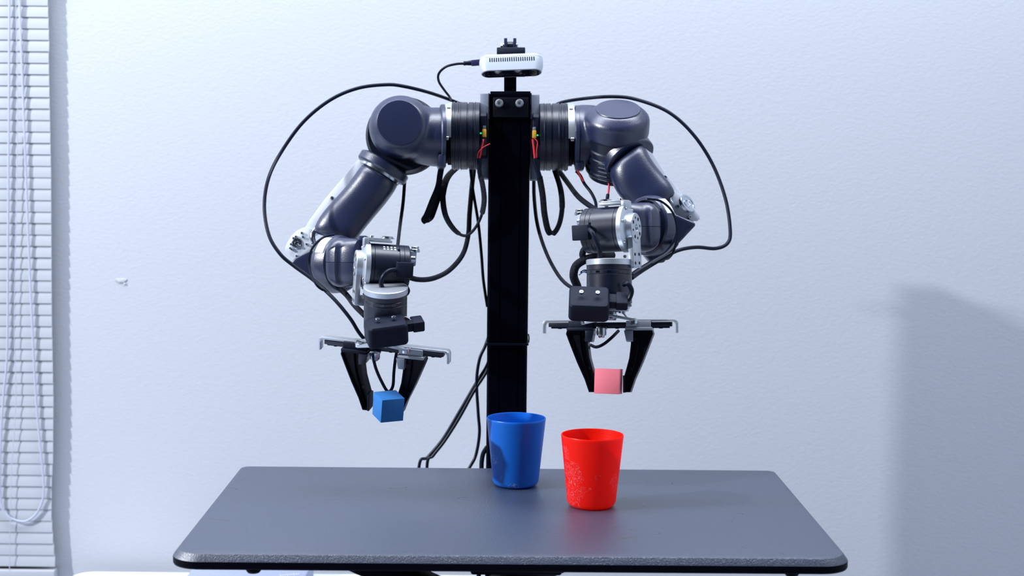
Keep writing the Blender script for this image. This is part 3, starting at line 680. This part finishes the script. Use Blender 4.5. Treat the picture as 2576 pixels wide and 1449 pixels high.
# upper arm
ax = Vector((-0.515, -0.08, -0.853))        # view-frame direction down the upper arm
FA = Fr(964, 421, YA(2.285))
def along(F, o, ax, t): return tuple(Vector(o) + Vector(ax) * t)
uv = FA.v(0, 1, 0)
bm = B(); FA.lathe(bm, along(FA, (0, 0, 0), ax, -14), ax, [(0, 60), (3, 66), (6, 68), (22, 68), (25, 66), (27, 63)], 64, sq=0.9, uvec=FA.v(0.856, 0, -0.515)); build('upper_arm_collar', bm, 'shell', la, sharp=25)
bm = B(); FA.lathe(bm, along(FA, (0, 0, 0), ax, 10), ax, [(0, 56), (10, 56)], 48, uvec=FA.v(0.856, 0, -0.515)); build('collar_bearing', bm, 'steel', la)
bm = B()
def sect(F, cpx, cpy, b, hw, hd, d, n=24, pw=2.4):
    """super-ellipse ring across direction d (image-plane 2D), half width hw, half depth hd"""
    d = Vector(d).normalized(); nx, nz = -d.y, d.x       # perpendicular in the image plane (z up)
    out = []
    for i in range(n):
        t = 2*PI*i/n; c_, s_ = math.cos(t), math.sin(t)
        a_ = abs(c_)**(2/pw)*(1 if c_ >= 0 else -1)*hw; b_ = abs(s_)**(2/pw)*(1 if s_ >= 0 else -1)*hd
        x, y_, z = cpx - F.px + nx*a_, b + b_, F.py - cpy + nz*a_
        out.append(F.l(x, y_, z))
    return out
rows = []
for (lx, ly), (rx_, ry_), b, hd in (((918,402),(1008,457),0,54), ((902,428),(992,481),-2,53), ((880,460),(972,511),-4,50), ((852,492),(946,541),-6,46), ((826,520),(926,566),-10,44), ((806,546),(912,584),-14,44), ((793,572),(900,602),-16,42), ((790,590),(888,616),-16,34)):
    cxp, cyp = (lx+rx_)/2, (ly+ry_)/2; hw = math.hypot(rx_-lx, ry_-ly)/2
    rows.append(sect(FA, cxp, cyp, b, hw, hd, (-(ry_-ly), -(rx_-lx)), 40, 2.6))
skin(bm, rows); ua = build('upper_arm_shell', bm, 'shell', la, sharp=50)
md = ua.modifiers.new('sub', 'SUBSURF'); md.levels = 1; md.render_levels = 1
bm = B(); link = [(899,402),(927,402),(912,440),(872,480),(832,530),(806,562),(798,590),(780,600),(762,580),(779,552),(817,500),(865,444)]
prism(bm, [FA.p(x, y_, 6) for x, y_ in link], FA.Y*(14*FA.s), 1.2*FA.s); lp = build('link_plate', bm, 'link', la)
for x, y_ in ((833, 498),):
    bm = B(); FA.screw(bm, (x-FA.px, 6, FA.py-y_), (0.3, -1, 0), 5, 9); build('screw', bm, 'steel', lp)
# elbow
FE = Fr(760, 612, 2.215, yaw=0)
bm = B(); ep = [(764,573),(777,571),(785,577),(783,590),(779,600),(784,608),(793,609),(802,602),(808,604),(796,620),(785,640),(778,648),(762,653),(745,652),(735,646),(722,636),(718,628),(722,614),(734,594),(748,581)]
prism(bm, [FE.p(x, y_, -8) for x, y_ in ep], FE.Y*(9*FE.s), 1*FE.s); el = build('elbow_plate', bm, 'link', la)
for x, y_ in ((762,587),(765,597),(747,596),(735,615),(751,617),(737,628),(733,625),(774,615),(749,645),(756,620),(741,600)):
    bm = B(); FE.screw(bm, (x-FE.px, -8, FE.py-y_), (-0.25, -1, 0.1), 3.6, 5); build('screw', bm, 'steel', el)
bm = B(); FE.lathe(bm, (-12, -8, -1), (0, -1, 0), [(0, 14), (2, 14), (3, 12), (3, 6), (0.5, 5)], 32); build('bearing', bm, 'steel', el)
bm = B(); tube(bm, [FE.p(790, 612, -6), FE.p(787, 598, -6), FE.p(788, 585, -2), FE.p(795, 575, 4)], 7*FE.s, seg=12); build('spacer', bm, 'steel', el)
# forearm: dark shell body, ring-shaped cup and the rounded housing in it
FC = Fr(832, 664, 2.16)
bm = B()
prism(bm, [FC.p(x, y_, 8) for x, y_ in ((738,650),(790,625),(822,600),(850,640),(858,700),(846,738),(832,738),(790,708),(730,662))], FC.Y*(50*FC.s))
bx_ = Vector((0.80, -0.60, 0.0))
FC.lathe(bm, tuple(Vector((4, 8, 0)) - bx_*22), bx_, [(0, 50), (8, 66), (30, 70), (36, 66)], 56)
blend('elbow_shell', bm, 'shell', la, 0.0016, 8, 0.6)
bm = B(); FC.lathe(bm, tuple(Vector((6, 6, 0)) + bx_*2), bx_, [(0, 70), (1, 73), (18, 73), (30, 70), (34, 66), (34, 60), (8, 58)], 72, cap1=False); cp = build('forearm_cup', bm, 'shell', la, sharp=25)
# polished facet on the cup
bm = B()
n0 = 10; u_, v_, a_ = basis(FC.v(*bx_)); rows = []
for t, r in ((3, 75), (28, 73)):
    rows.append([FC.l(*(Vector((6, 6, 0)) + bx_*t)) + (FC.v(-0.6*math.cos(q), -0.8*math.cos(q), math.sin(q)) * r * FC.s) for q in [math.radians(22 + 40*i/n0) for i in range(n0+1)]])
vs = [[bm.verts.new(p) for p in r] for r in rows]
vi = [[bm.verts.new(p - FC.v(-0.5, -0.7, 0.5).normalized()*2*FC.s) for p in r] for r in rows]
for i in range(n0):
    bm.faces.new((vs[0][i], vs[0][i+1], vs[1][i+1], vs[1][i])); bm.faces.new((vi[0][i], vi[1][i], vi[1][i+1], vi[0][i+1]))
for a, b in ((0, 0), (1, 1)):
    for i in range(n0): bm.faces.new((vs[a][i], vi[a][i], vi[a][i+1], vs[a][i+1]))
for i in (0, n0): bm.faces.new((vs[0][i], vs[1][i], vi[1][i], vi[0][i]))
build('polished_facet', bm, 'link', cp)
def forearm_housing(arm, F, d, flip=1):
    d = Vector(d)
    for s_, nm in ((1, 'upper'), (-1, 'lower')):
        bm = B()
        # rounded drum half: rings along d, half ellipse above / below the seam
        rows = []
        for t, hw, hh in ((-14, 12, 20), (-10, 26, 40), (-2, 38, 52), (8, 45, 59), (18, 48, 62), (30, 49, 62), (34, 44, 62), (40, 40, 61), (46, 40, 61), (76, 40, 60), (79, 38, 58)):
            row = []
            u = Vector((d.y, -d.x, 0)).normalized()
            n = 14
            for i in range(n + 1):
                q = PI*i/n; c_, s2 = math.cos(q), math.sin(q)
                x_ = abs(c_)**(0.75)*(1 if c_ >= 0 else -1)*hw; z_ = (abs(s2)**(0.62))*hh*s_
                if i in (0, n): z_ = 0.6*s_
                row.append(F.l(*(d*t + u*x_ + Vector((0, 0, z_)))))
            for i in range(1, n): q = PI - PI*i/n; row.append(F.l(*(d*t + u*(math.cos(q)*hw*0.9) + Vector((0, 0, 0.6*s_)))))
            rows.append(row)
        skin(bm, rows); build('forearm_cover', bm, 'shell', arm, sharp=45)
    bm = B(); F.box(bm, 0, 0.001, 0, .001, 0, .001, 0); bm.free()
FH = Fr(842, 660, 2.125)
forearm_housing(la, FH, (0.90, -0.436, -0.02))
bm = B(); FH.box(bm, 45, 55, -40, -28, -3, 11, 1.5); FH.box(bm, 47, 53, -44, -34, -8, -2, .8); build('latch_clip', bm, 'matte', la)
bm = B(); FH.box(bm, 62, 86, -40, 20, -58, 66, 5); build('wrist_yoke', bm, 'shell', la)
# wrist motors
FW1 = Fr(968, 671, 2.06, yaw=12, e=3, roll=4)
wrist(la, FW1, 0, side=-1)
bm = B(); FW1.box(bm, 20, 62, -78, -56, -22, 17, 2.5); build('connector_box', bm, 'matte', la)
bm = B(); tube(bm, [FW1.l(24, -70, -2), FW1.l(2, -78, -6), FW1.l(-12, -80, -20), FW1.l(-16, -76, -40), FW1.l(-8, -70, -54), FW1.l(-4, -60, -66)], 6*FW1.s, seg=10); build('motor_lead', bm, 'cable', la)
bm = B(); tube(bm, [FW1.l(44, -40, -40), FW1.l(56, -30, -56), FW1.l(44, -26, -72)], 8*FW1.s, seg=10); build('motor_lead', bm, 'cable', la)
for i in range(4):
    for k in range(2):
        a = math.radians(62 - k*9); r = 57.3; bm = B()
        box(bm, FW1.l(-8 + i*9, -r*math.cos(a), r*math.sin(a)), FW1.X, FW1.v(0, -math.cos(a), math.sin(a)), FW1.v(0, math.sin(a), math.cos(a)), 2.4*FW1.s, 0.2*FW1.s, 2.6*FW1.s)
        build('motor_marking', bm, 'print', la)
FG = Fr(967, 866, 2.04, yaw=-12, e=18, roll=2)
lower_motor(la, FG, 36, 138, 54, 2)
K = wrist_cam(la, FG, 27, 64, 17, 26, w=50, h=33)
for i, cm in enumerate(('red', 'yellow', 'cubeblue', 'cord')):
    bm = B(); tube(bm, [K.l(40, 20+i*2, 6+i), K.l(54, 22, 14+i*2), K.l(66, 14, 10+i)], 1.4*K.s, seg=6); build('thin_wire', bm, cm, la)
bm = B(); tube(bm, [K.l(20, 30, 24), K.l(40, 24, 20), K.l(56, 16, 8)], 4*K.s, seg=8); build('camera_lead', bm, 'cable', la)
gripper(la, FG)

# ---------------------------------------------------------------- right arm
ra = empty('robot_arm', P(1358, 345, YA(2.315)), 'black robot arm on the right of the post, gripping the pink cube', 'robot arm')
F = shoulder_motor(ra, 1, 1357, 1445, 345, 85, 2.315)
connector(ra, F, 1, -14, 0)
F = Fr(1553, 328, YA(2.27), e=-59)
bm = B()
F.lathe(bm, (0, 14, 0), (0, -1, 0), [(0, 76), (4, 80), (46, 81), (54, 78), (68, 62), (72, 57)], 64)
H = Fr(1552, 347, YA(2.30))
H.lathe(bm, (-68, 4, 1), (-1, 0, 0), [(0, 66), (8, 74), (20, 76), (40, 78)], 64)
H.lathe(bm, (0, 4, 14), (-1, 0, -0.10), [(0, 40), (20, 64), (50, 74), (80, 78), (100, 78)], 48)
sh = blend('shoulder_housing', bm, 'shell', ra, 0.0018, 22, 0.75)
bm = B(); F.lathe(bm, (0, -52, 0), (0, -1, 0), [(0, 50), (4, 56), (6, 56.5), (7.5, 55.5), (8, 53)], 72); build('drum_cap', bm, 'shell', sh, sharp=30)
bm = B(); H.lathe(bm, (-94, 4, 2), (-1, 0, 0), [(0, 77), (3, 80), (11, 80), (12, 77)], 64); H.box(bm, -106, -84, -40, 10, -84, -56, 5); build('neck_flange', bm, 'shell', sh)
F2 = F
bm = B(); F2.lathe(bm, (0, 8, 0), (0, 1, 0), [(0, 74), (30, 74), (34, 76), (42, 76), (43, 74), (50, 74), (52, 77), (64, 77), (66, 74), (71, 74), (72, 77), (80, 77), (82, 75), (88, 75), (90, 78), (98, 78), (104, 72), (114, 70)], 72)
build('shoulder_pitch_motor', bm, 'anod', ra, sharp=20)
for k in range(5):
    a = math.radians(-28 - 0*k); yy = 62 + k*11; bm = B()
    o = F2.l(math.sin(a)*77.5, yy, 0) ; N = F2.v(math.sin(a), 0, math.cos(a)); 
    o = F2.l(-38, yy, -67.5 if False else 67.5)
    o = F2.l(-38, yy, -67.5)
    box(bm, o, F2.v(0.87, 0, -0.49), F2.Y, F2.v(-0.49, 0, -0.87), 12*F2.s, 1.0*F2.s, 0.8*F2.s); build('cooling_rib', bm, 'plate', ra)
FA = Fr(1590, 415, YA(2.25))
ax = Vector((0.46, -0.50, -0.73)).normalized(); uvv = FA.v(0.72, 0, 0.69)
bm = B(); FA.lathe(bm, tuple(Vector((-12, 26, 26)) - ax*8), ax, [(0, 62), (3, 68), (6, 70), (24, 70), (27, 68), (28, 64)], 64, uvec=uvv, sq=0.95); build('upper_arm_collar', bm, 'shell', ra, sharp=25)
bm = B(); rows = []
for (lx, ly), (rx_, ry_), b, hd in (((1533,420),(1612,352),10,50), ((1534,440),(1624,374),4,52), ((1540,462),(1636,400),-4,50), ((1550,484),(1652,424),-12,44), ((1566,506),(1670,446),-20,38), ((1584,520),(1684,464),-26,36), ((1604,534),(1692,480),-30,32), ((1622,542),(1698,494),-30,24)):
    cxp, cyp = (lx+rx_)/2, (ly+ry_)/2; hw = math.hypot(rx_-lx, ry_-ly)/2
    rows.append(sect(FA, cxp, cyp, b, hw, hd, (-(ry_-ly), -(rx_-lx)), 40, 2.6))
skin(bm, rows); ua = build('upper_arm_shell', bm, 'shell', ra, sharp=50)
md = ua.modifiers.new('sub', 'SUBSURF'); md.levels = 1; md.render_levels = 1
bm = B(); link = [(1604,358),(1628,378),(1642,388),(1676,440),(1724,500),(1759,547),(1740,560),(1690,520),(1655,460),(1626,410)]
prism(bm, [FA.p(x, y_, -6) for x, y_ in link], FA.Y*(12*FA.s), 1.2*FA.s); lp = build('link_plate', bm, 'link', ra)
bm = B(); FA.screw(bm, (1674-FA.px, -6, FA.py-447), (-0.3, -1, 0), 5, 9); build('screw', bm, 'steel', lp)
FE = Fr(1710, 520, 2.19)
bm = B(); ep = [(1664,498),(1682,486),(1686,477),(1694,479),(1724,501),(1745,524),(1758,541),(1760,551),(1752,557),(1730,554),(1700,540),(1684,524),(1672,510)]
prism(bm, [FE.p(x, y_, -8) for x, y_ in ep], FE.Y*(9*FE.s), 1*FE.s); el = build('elbow_plate', bm, 'link', ra)
for x, y_ in ((1701,521),(1732,548),(1683,499)):
    bm = B(); FE.screw(bm, (x-FE.px, -8, FE.py-y_), (0.3, -1, 0.2), 4.6, 8); build('screw', bm, 'steel', el)
bm = B(); FE.lathe(bm, (14, -7, 5), (0.62, -0.62, 0.45), [(0, 24), (1, 25), (8, 25), (9, 24), (9, 19), (8, 18.5), (8, 14), (9, 13.5), (9, 9), (5, 8)], 48); build('bearing', bm, 'steel', el, sharp=25)
bm = B(); tube(bm, [FE.p(1683, 492, -12), FE.p(1684, 505, -12), FE.p(1692, 514, -10)], 5*FE.s, seg=12); build('spacer', bm, 'steel', el)
FC = Fr(1640, 568, 2.155)
bm = B()
prism(bm, [FC.p(x, y_, 8) for x, y_ in ((1699,538),(1748,558),(1752,566),(1694,628),(1672,660),(1640,664),(1620,640),(1630,560),(1655,520))], FC.Y*(50*FC.s))
bx_ = Vector((-0.74, -0.67, 0.0))
FC.lathe(bm, tuple(Vector((4, 8, 0)) - bx_*22), bx_, [(0, 50), (8, 66), (30, 72), (36, 68)], 56)
blend('elbow_shell', bm, 'shell', ra, 0.0016, 8, 0.6)
bm = B(); FC.lathe(bm, tuple(Vector((4, 6, 0)) + bx_*2), bx_, [(0, 74), (1, 77), (14, 77), (26, 74), (30, 70), (30, 64), (8, 62)], 72, cap1=False); cp = build('forearm_cup', bm, 'shell', ra, sharp=25)
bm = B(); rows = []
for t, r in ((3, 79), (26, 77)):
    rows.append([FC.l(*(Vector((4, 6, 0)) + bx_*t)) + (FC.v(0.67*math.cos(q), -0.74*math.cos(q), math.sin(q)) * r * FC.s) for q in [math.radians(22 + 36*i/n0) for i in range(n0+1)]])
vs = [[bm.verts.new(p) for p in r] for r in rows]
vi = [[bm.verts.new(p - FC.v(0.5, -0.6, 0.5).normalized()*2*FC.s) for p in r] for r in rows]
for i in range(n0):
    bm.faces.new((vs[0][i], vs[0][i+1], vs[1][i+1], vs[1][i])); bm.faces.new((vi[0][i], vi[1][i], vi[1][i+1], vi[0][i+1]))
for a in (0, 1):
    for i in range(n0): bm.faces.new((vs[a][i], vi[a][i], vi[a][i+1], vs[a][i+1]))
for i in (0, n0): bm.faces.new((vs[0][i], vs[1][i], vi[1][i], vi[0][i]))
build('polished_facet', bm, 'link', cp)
FH = Fr(1640, 572, 2.125)
forearm_housing(ra, FH, (-0.90, -0.436, 0))
FW1 = Fr(1530, 578, 2.03, yaw=-24, e=0, roll=-3)
wrist(ra, FW1, 0, side=1)
bm = B(); FW1.box(bm, -70, -26, -74, -52, -24, 14, 2.5); build('connector_box', bm, 'matte', ra)
bm = B(); tube(bm, [FW1.l(-28, -66, 2), FW1.l(-14, -76, -8), FW1.l(-4, -78, -30), FW1.l(2, -74, -54), FW1.l(-6, -62, -76)], 6*FW1.s, seg=10); build('motor_lead', bm, 'cable', ra)
FG = Fr(1535, 808, 2.00, yaw=-12, e=-3, roll=0)
lower_motor(ra, FG, 36, 140, 57, -2)
K = wrist_cam(ra, FG, -42, 42, -3, 46, w=50, h=37)
bm = B(); tube(bm, [K.l(84, 0, 6), K.l(98, 10, 10), K.l(104, 24, 26), K.l(94, 34, 40), K.l(84, 40, 30)], 6*K.s, seg=10); build('camera_lead', bm, 'cable', ra)
gripper(ra, FG)
bm = B(); tube(bm, [P(x, y_, Y_) for x, y_, Y_ in ((1462,760,2.06),(1452,720,2.06),(1443,694,2.05),(1450,668,2.05),(1476,652,2.05),(1510,645,2.06),(1540,642,2.08))], 0.0058, seg=14); build('braided_lead', bm, 'braid', ra)
bm = B(); tube(bm, [P(x, y_, Y_) for x, y_, Y_ in ((1480,618,2.06),(1468,630,2.05),(1466,645,2.05),(1480,652,2.05),(1500,650,2.06))], 0.0045, seg=12); build('braided_lead', bm, 'braid', ra)
for i, cm in enumerate(('cubeblue', 'cord', 'cable')):
    bm = B(); tube(bm, [P(1456 + i*2, 692 - i*3, 2.06), P(1468, 684 - i*2, 2.06), P(1480, 688 - i*4, 2.05)], 0.0009, seg=6); build('thin_wire', bm, cm, ra)

bm = B(); tube(bm, [P(x, y_, Y_) for x, y_, Y_ in ((1628,500,2.06),(1662,506,2.06),(1692,534,2.07),(1703,580,2.08),(1696,628,2.09),(1684,648,2.11),(1676,652,2.14))], 0.0016, seg=8); build('strap', bm, 'cable', ra)
bm = B(); tube(bm, [P(x, y_, Y_) for x, y_, Y_ in ((842,590,2.09),(812,598,2.09),(786,624,2.10),(777,655,2.11),(782,690,2.10),(797,718,2.09),(812,730,2.10))], 0.0016, seg=8); build('strap', bm, 'cable', la)
bm = B(); tube(bm, [P(x, y_, Y_) for x, y_, Y_ in ((1700,612,2.13),(1676,640,2.11),(1640,662,2.09),(1604,684,2.07),(1590,694,2.06))], 0.0045, seg=10); build('forearm_lead', bm, 'cable', ra)
# ---------------------------------------------------------------- cubes
def cube(name, c, M3, s, m, label):
    bm = B(); A = Matrix((RT, FW, UP)).transposed() @ M3
    box(bm, c, A.col[0], A.col[1], A.col[2], s/2, s/2, s/2, s*0.012, 2)
    o = build(name, bm, m, origin=c, sharp=30); return tag(o, label, 'cube')
def ortho(r, u):
    r = Vector(r).normalized(); u = Vector(u); u = (u - r*u.dot(r)).normalized(); f = u.cross(r)   # rows of X,Y,Z in right / away / up
    M3 = Matrix((r, f, u))
    if M3.determinant() < 0: M3 = Matrix((r, -f, u))
    return M3
c1 = P(977, 1022, 2.025); cube('toy_cube', c1, ortho((.898, -.432, .086), (.017, .31, .955)), 60.2*MPP(c1), 'cubeblue', 'blue card cube held between the fingers of the left gripper')
c2 = P(1531, 959, 1.985); cube('toy_cube', c2, ortho((.975, .205, .03), (-.017, -.05, 1.0)), 62.4*MPP(c2), 'cubepink', 'pink card cube held between the fingers of the right gripper')

# ---------------------------------------------------------------- cups
def cup(px_, py_, col, scuffs, scol, label, name, trans):
    c = G(px_, py_, TZ); rt, rb, h = 0.0417, 0.0325, 0.0965
    prof = [(0.0, 0.0), (0.0, rb - 0.010), (0.0008, rb - 0.005), (0.003, rb - 0.0018), (0.007, rb), (h - 0.004, rt - 0.0004), (h - 0.0012, rt), (h, rt - 0.0006), (h - 0.0003, rt - 0.0016), (h - 0.004, rt - 0.0022), (0.008, rb - 0.0018), (0.004, rb - 0.006), (0.003, 0.0)]
    bm = B(); lathe(bm, Vector((0, 0, 0)), Vector((0, 0, 1)), prof, 96, cap0=False, cap1=False)
    bmesh.ops.remove_doubles(bm, verts=bm.verts, dist=1e-5)
    o = build('cup', bm, cupmat(name, col, scuffs, scol, trans), origin=Vector((0,0,0)), sharp=50); o.location = (c.x, c.y, TZ + 0.0002)
    return tag(o, label, 'cup')
cup(1297, 1220, (0.003, 0.15, 0.66), [((-0.030, -0.020, 0.04), 0.010), ((-0.006, -0.033, 0.003), 0.012)], (0.25, 0.45, 0.8), 'blue tapered plastic cup standing on the table', 'blue_plastic', 0.15)
cup(1487.5, 1272, (0.95, 0.020, 0.006), [((-0.030, -0.022, 0.036), 0.036), ((-0.034, -0.018, 0.075), 0.013), ((0.031, -0.020, 0.036), 0.014), ((-0.026, -0.02, 0.006), 0.018), ((0.006, -0.036, 0.046), 0.006)], (0.80, 0.28, 0.34), 'red tapered plastic cup with white scuffs on its side', 'red_plastic', 0.5)

# ---------------------------------------------------------------- cables
def cable(pts, w, label, m='cable', flat=None, parts=None, grp=None, wdir=None, name='cable'):
    W_ = [P(a, b, c - 0.047 if c >= 2.29 else c - 0.047*max(0, (c-2.2)/0.09)) for a, b, c in pts]; s = MPP(W_[0])
    bm = B(); tube(bm, W_, w*s/2, n=8, seg=12, flat=(flat[0]*s, flat[1]*s) if flat else None, wdir=wdir)
    o = build(name, bm, m, origin=W_[0], sharp=50); return tag(o, label, 'cable', grp)
cable([(1180,272,2.40),(1140,254,2.375),(1080,233,2.33),(1020,218,2.29),(973,213,2.28),(900,222,2.27),(830,252,2.25),(762,308,2.23),(706,385,2.20),(675,450,2.17),(665,520,2.15),(676,590,2.13),(704,638,2.12),(738,668,2.12),(790,706,2.11),(840,752,2.09),(880,800,2.08),(904,838,2.08),(930,868,2.08)], 8.5, 'long black cable arching out past the left arm elbow to its gripper')
cable([(1376,277,2.40),(1412,258,2.38),(1470,248,2.34),(1540,243,2.30),(1600,250,2.28),(1680,281,2.24),(1742,336,2.22),(1792,412,2.20),(1825,500,2.18),(1837,580,2.16),(1830,612,2.15),(1800,625,2.14),(1752,622,2.12),(1706,630,2.10),(1664,652,2.09),(1618,680,2.08),(1590,700,2.05)], 8.5, 'long black cable arching out past the right arm elbow')
cable([(1152,420,2.375),(1130,440,2.34),(1118,465,2.31),(1114,500,2.30),(1122,545,2.29),(1145,580,2.28),(1170,593,2.27),(1192,578,2.26),(1210,545,2.25),(1218,505,2.245),(1214,465,2.24),(1208,442,2.24)], 0, 'wide flat braided cable looping down left of the post', 'braid', flat=(8.5, 3.5), wdir=[FW*0.4+RT, FW*0.6+RT*0.8, FW+UP*0.2, FW*0.7-RT*0.7, FW*0.5+RT*0.8])
cable([(1208,444,2.24),(1205,425,2.24),(1205,398,2.24)], 11, 'black heat-shrink sleeve left of the post below the red leads')
cable([(1206,399,2.24),(1212,372,2.24),(1217,350,2.24)], 4.5, 'red power lead plugged into the left shoulder motor', 'red')
cable([(1203,399,2.24),(1207,372,2.24),(1214,350,2.24)], 4.0, 'black power lead beside the red one, left of the post')
cable([(1202,398,2.238),(1203,385,2.236),(1214,372,2.236),(1228,364,2.238),(1233,362,2.24)], 2.2, 'thin twisted pink signal wire left of the post', 'red')
cable([(1112,412,2.29),(1107,440,2.29),(1102,470,2.29),(1088,505,2.285),(1074,540,2.28),(1067,552,2.28),(1076,558,2.29),(1084,546,2.30),(1100,500,2.305),(1108,470,2.31)], 0, 'flat black braided cable with a sharp fold hanging under the left shoulder', 'braid', flat=(8.5, 2.2), wdir=[RT+FW*0.6, RT*0.9+FW*0.5, RT*0.8+UP*0.3, RT*0.8+FW*0.4])
cable([(1192,428,2.375),(1187,470,2.35),(1181,540,2.32),(1178,590,2.30),(1164,640,2.26),(1130,680,2.20),(1090,700,2.13),(1050,703,2.08),(1015,692,2.06)], 12, 'black braided cable curving from left shoulder motor to left wrist', 'braid')
cable([(1183,422,2.345),(1190,480,2.345),(1203,560,2.34),(1211,640,2.34),(1216,705,2.35),(1226,772,2.345)], 7.5, 'thin black cable hanging close to the left side of the post')
cable([(1018,455,2.30),(1014,510,2.28),(1006,570,2.22),(998,640,2.12)], 8.5, 'short straight braided cable from left upper arm down to wrist', 'braid')
cable([(850,722,2.14),(872,742,2.12),(892,768,2.08),(918,794,2.06)], 14, 'short thick black cable under the left forearm', 'braid')
cable([(1340,350,2.24),(1343,375,2.24),(1345,398,2.24)], 5, 'red power lead plugged into the right shoulder motor', 'red')
cable([(1344,348,2.238),(1352,358,2.237),(1350,378,2.237),(1350,400,2.24)], 2.2, 'thin twisted red signal wire right of the post', 'red')
cable([(1345,398,2.24),(1350,420,2.24),(1358,446,2.24)], 12, 'black heat-shrink sleeve right of the post below the red leads')
cable([(1357,444,2.24),(1365,490,2.245),(1370,540,2.25),(1380,582,2.26),(1394,586,2.27),(1408,560,2.28),(1414,520,2.29),(1410,475,2.31),(1396,430,2.33)], 0, 'wide flat braided cable looping down right of the post', 'braid', flat=(8.0, 3.0), wdir=[RT+FW*0.2, RT+FW*0.2, RT*0.8+FW*0.6, RT+FW*0.4, RT+FW*0.3])
cable([(1402,424,2.37),(1428,460,2.34),(1455,495,2.27),(1490,522,2.20),(1520,540,2.14)], 13, 'black braided cable slanting from right shoulder motor to right wrist', 'braid')
cable([(1449,430,2.28),(1460,442,2.28),(1470,462,2.28),(1488,486,2.26),(1499,512,2.22),(1498,540,2.18)], 8, 'thin black cable curling down under the right shoulder')
cable([(1451,426,2.27),(1459,440,2.27),(1468,456,2.272)], 4, 'short red wire under the right shoulder flange', 'red')
cable([(1531,452,2.235),(1532,470,2.23),(1529,495,2.21)], 5, 'red wires beside the right upper arm collar', 'red')
cable([(1529,490,2.208),(1527,508,2.19),(1525,530,2.14)], 9, 'black sleeve below the red wires behind the right wrist')
cable([(1343,440,2.37),(1344,500,2.34),(1353,570,2.30),(1376,640,2.26),(1408,697,2.20),(1440,724,2.12),(1475,728,2.08)], 9, 'black cable hanging from right shoulder in a long curve to right wrist', 'braid')
cable([(1486,868,2.03),(1500,873,2.02),(1518,866,2.01),(1538,850,2.01),(1556,832,2.02)], 8, 'short black cable between the fingers of the right gripper')
cable([(937,890,2.03),(945,925,2.04),(960,960,2.045),(976,985,2.05),(988,972,2.05),(991,935,2.05),(996,895,2.05),(1004,862,2.05)], 8, 'black cable looping down between the fingers of the left gripper')
lo = 0.04
def drop(p): q = P(*p); return q
def long_cable(pts, end, w, label):
    W_ = [P(*p) for p in pts] + [Vector(e_) for e_ in end]; s = MPP(W_[0]); bm = B(); tube(bm, W_, w*s/2, n=8, seg=10)
    o = build('cable', bm, 'cable', origin=W_[0]); return tag(o, label, 'cable')
long_cable([(1228,850,2.345),(1220,872,2.345),(1206,905,2.345),(1199,960,2.345),(1203,1040,2.345),(1206,1090,2.345),(1197,1145,2.345),(1180,1178,2.34),(1150,1230,2.34)], [(-0.135, 2.34, 0.5), (-0.14, 2.34, 0.03)], 8, 'thin black cable running down beside the lower post and curving left')
long_cable([(1232,900,2.35),(1222,925,2.35),(1195,968,2.352),(1160,1028,2.352),(1115,1103,2.352),(1076,1150,2.352),(1054,1175,2.352)], [(-0.145, 2.345, 0.6), (-0.17, 2.345, 0.03)], 8, 'upper of two crossing cables slanting down left behind the table')
long_cable([(1232,915,2.345),(1221,940,2.345),(1192,985,2.345),(1155,1052,2.345),(1118,1110,2.345),(1090,1146,2.345),(1074,1176,2.345)], [(-0.125, 2.33, 0.6), (-0.11, 2.31, 0.03)], 8, 'lower of two crossing cables slanting down left behind the table')
long_cable([(1226,1124,2.28),(1216,1140,2.28),(1212,1160,2.28),(1211,1182,2.28)], [(-0.045, 2.28, 0.6), (-0.045, 2.26, 0.03)], 12, 'thick black cable hugging the foot of the post at the table edge')
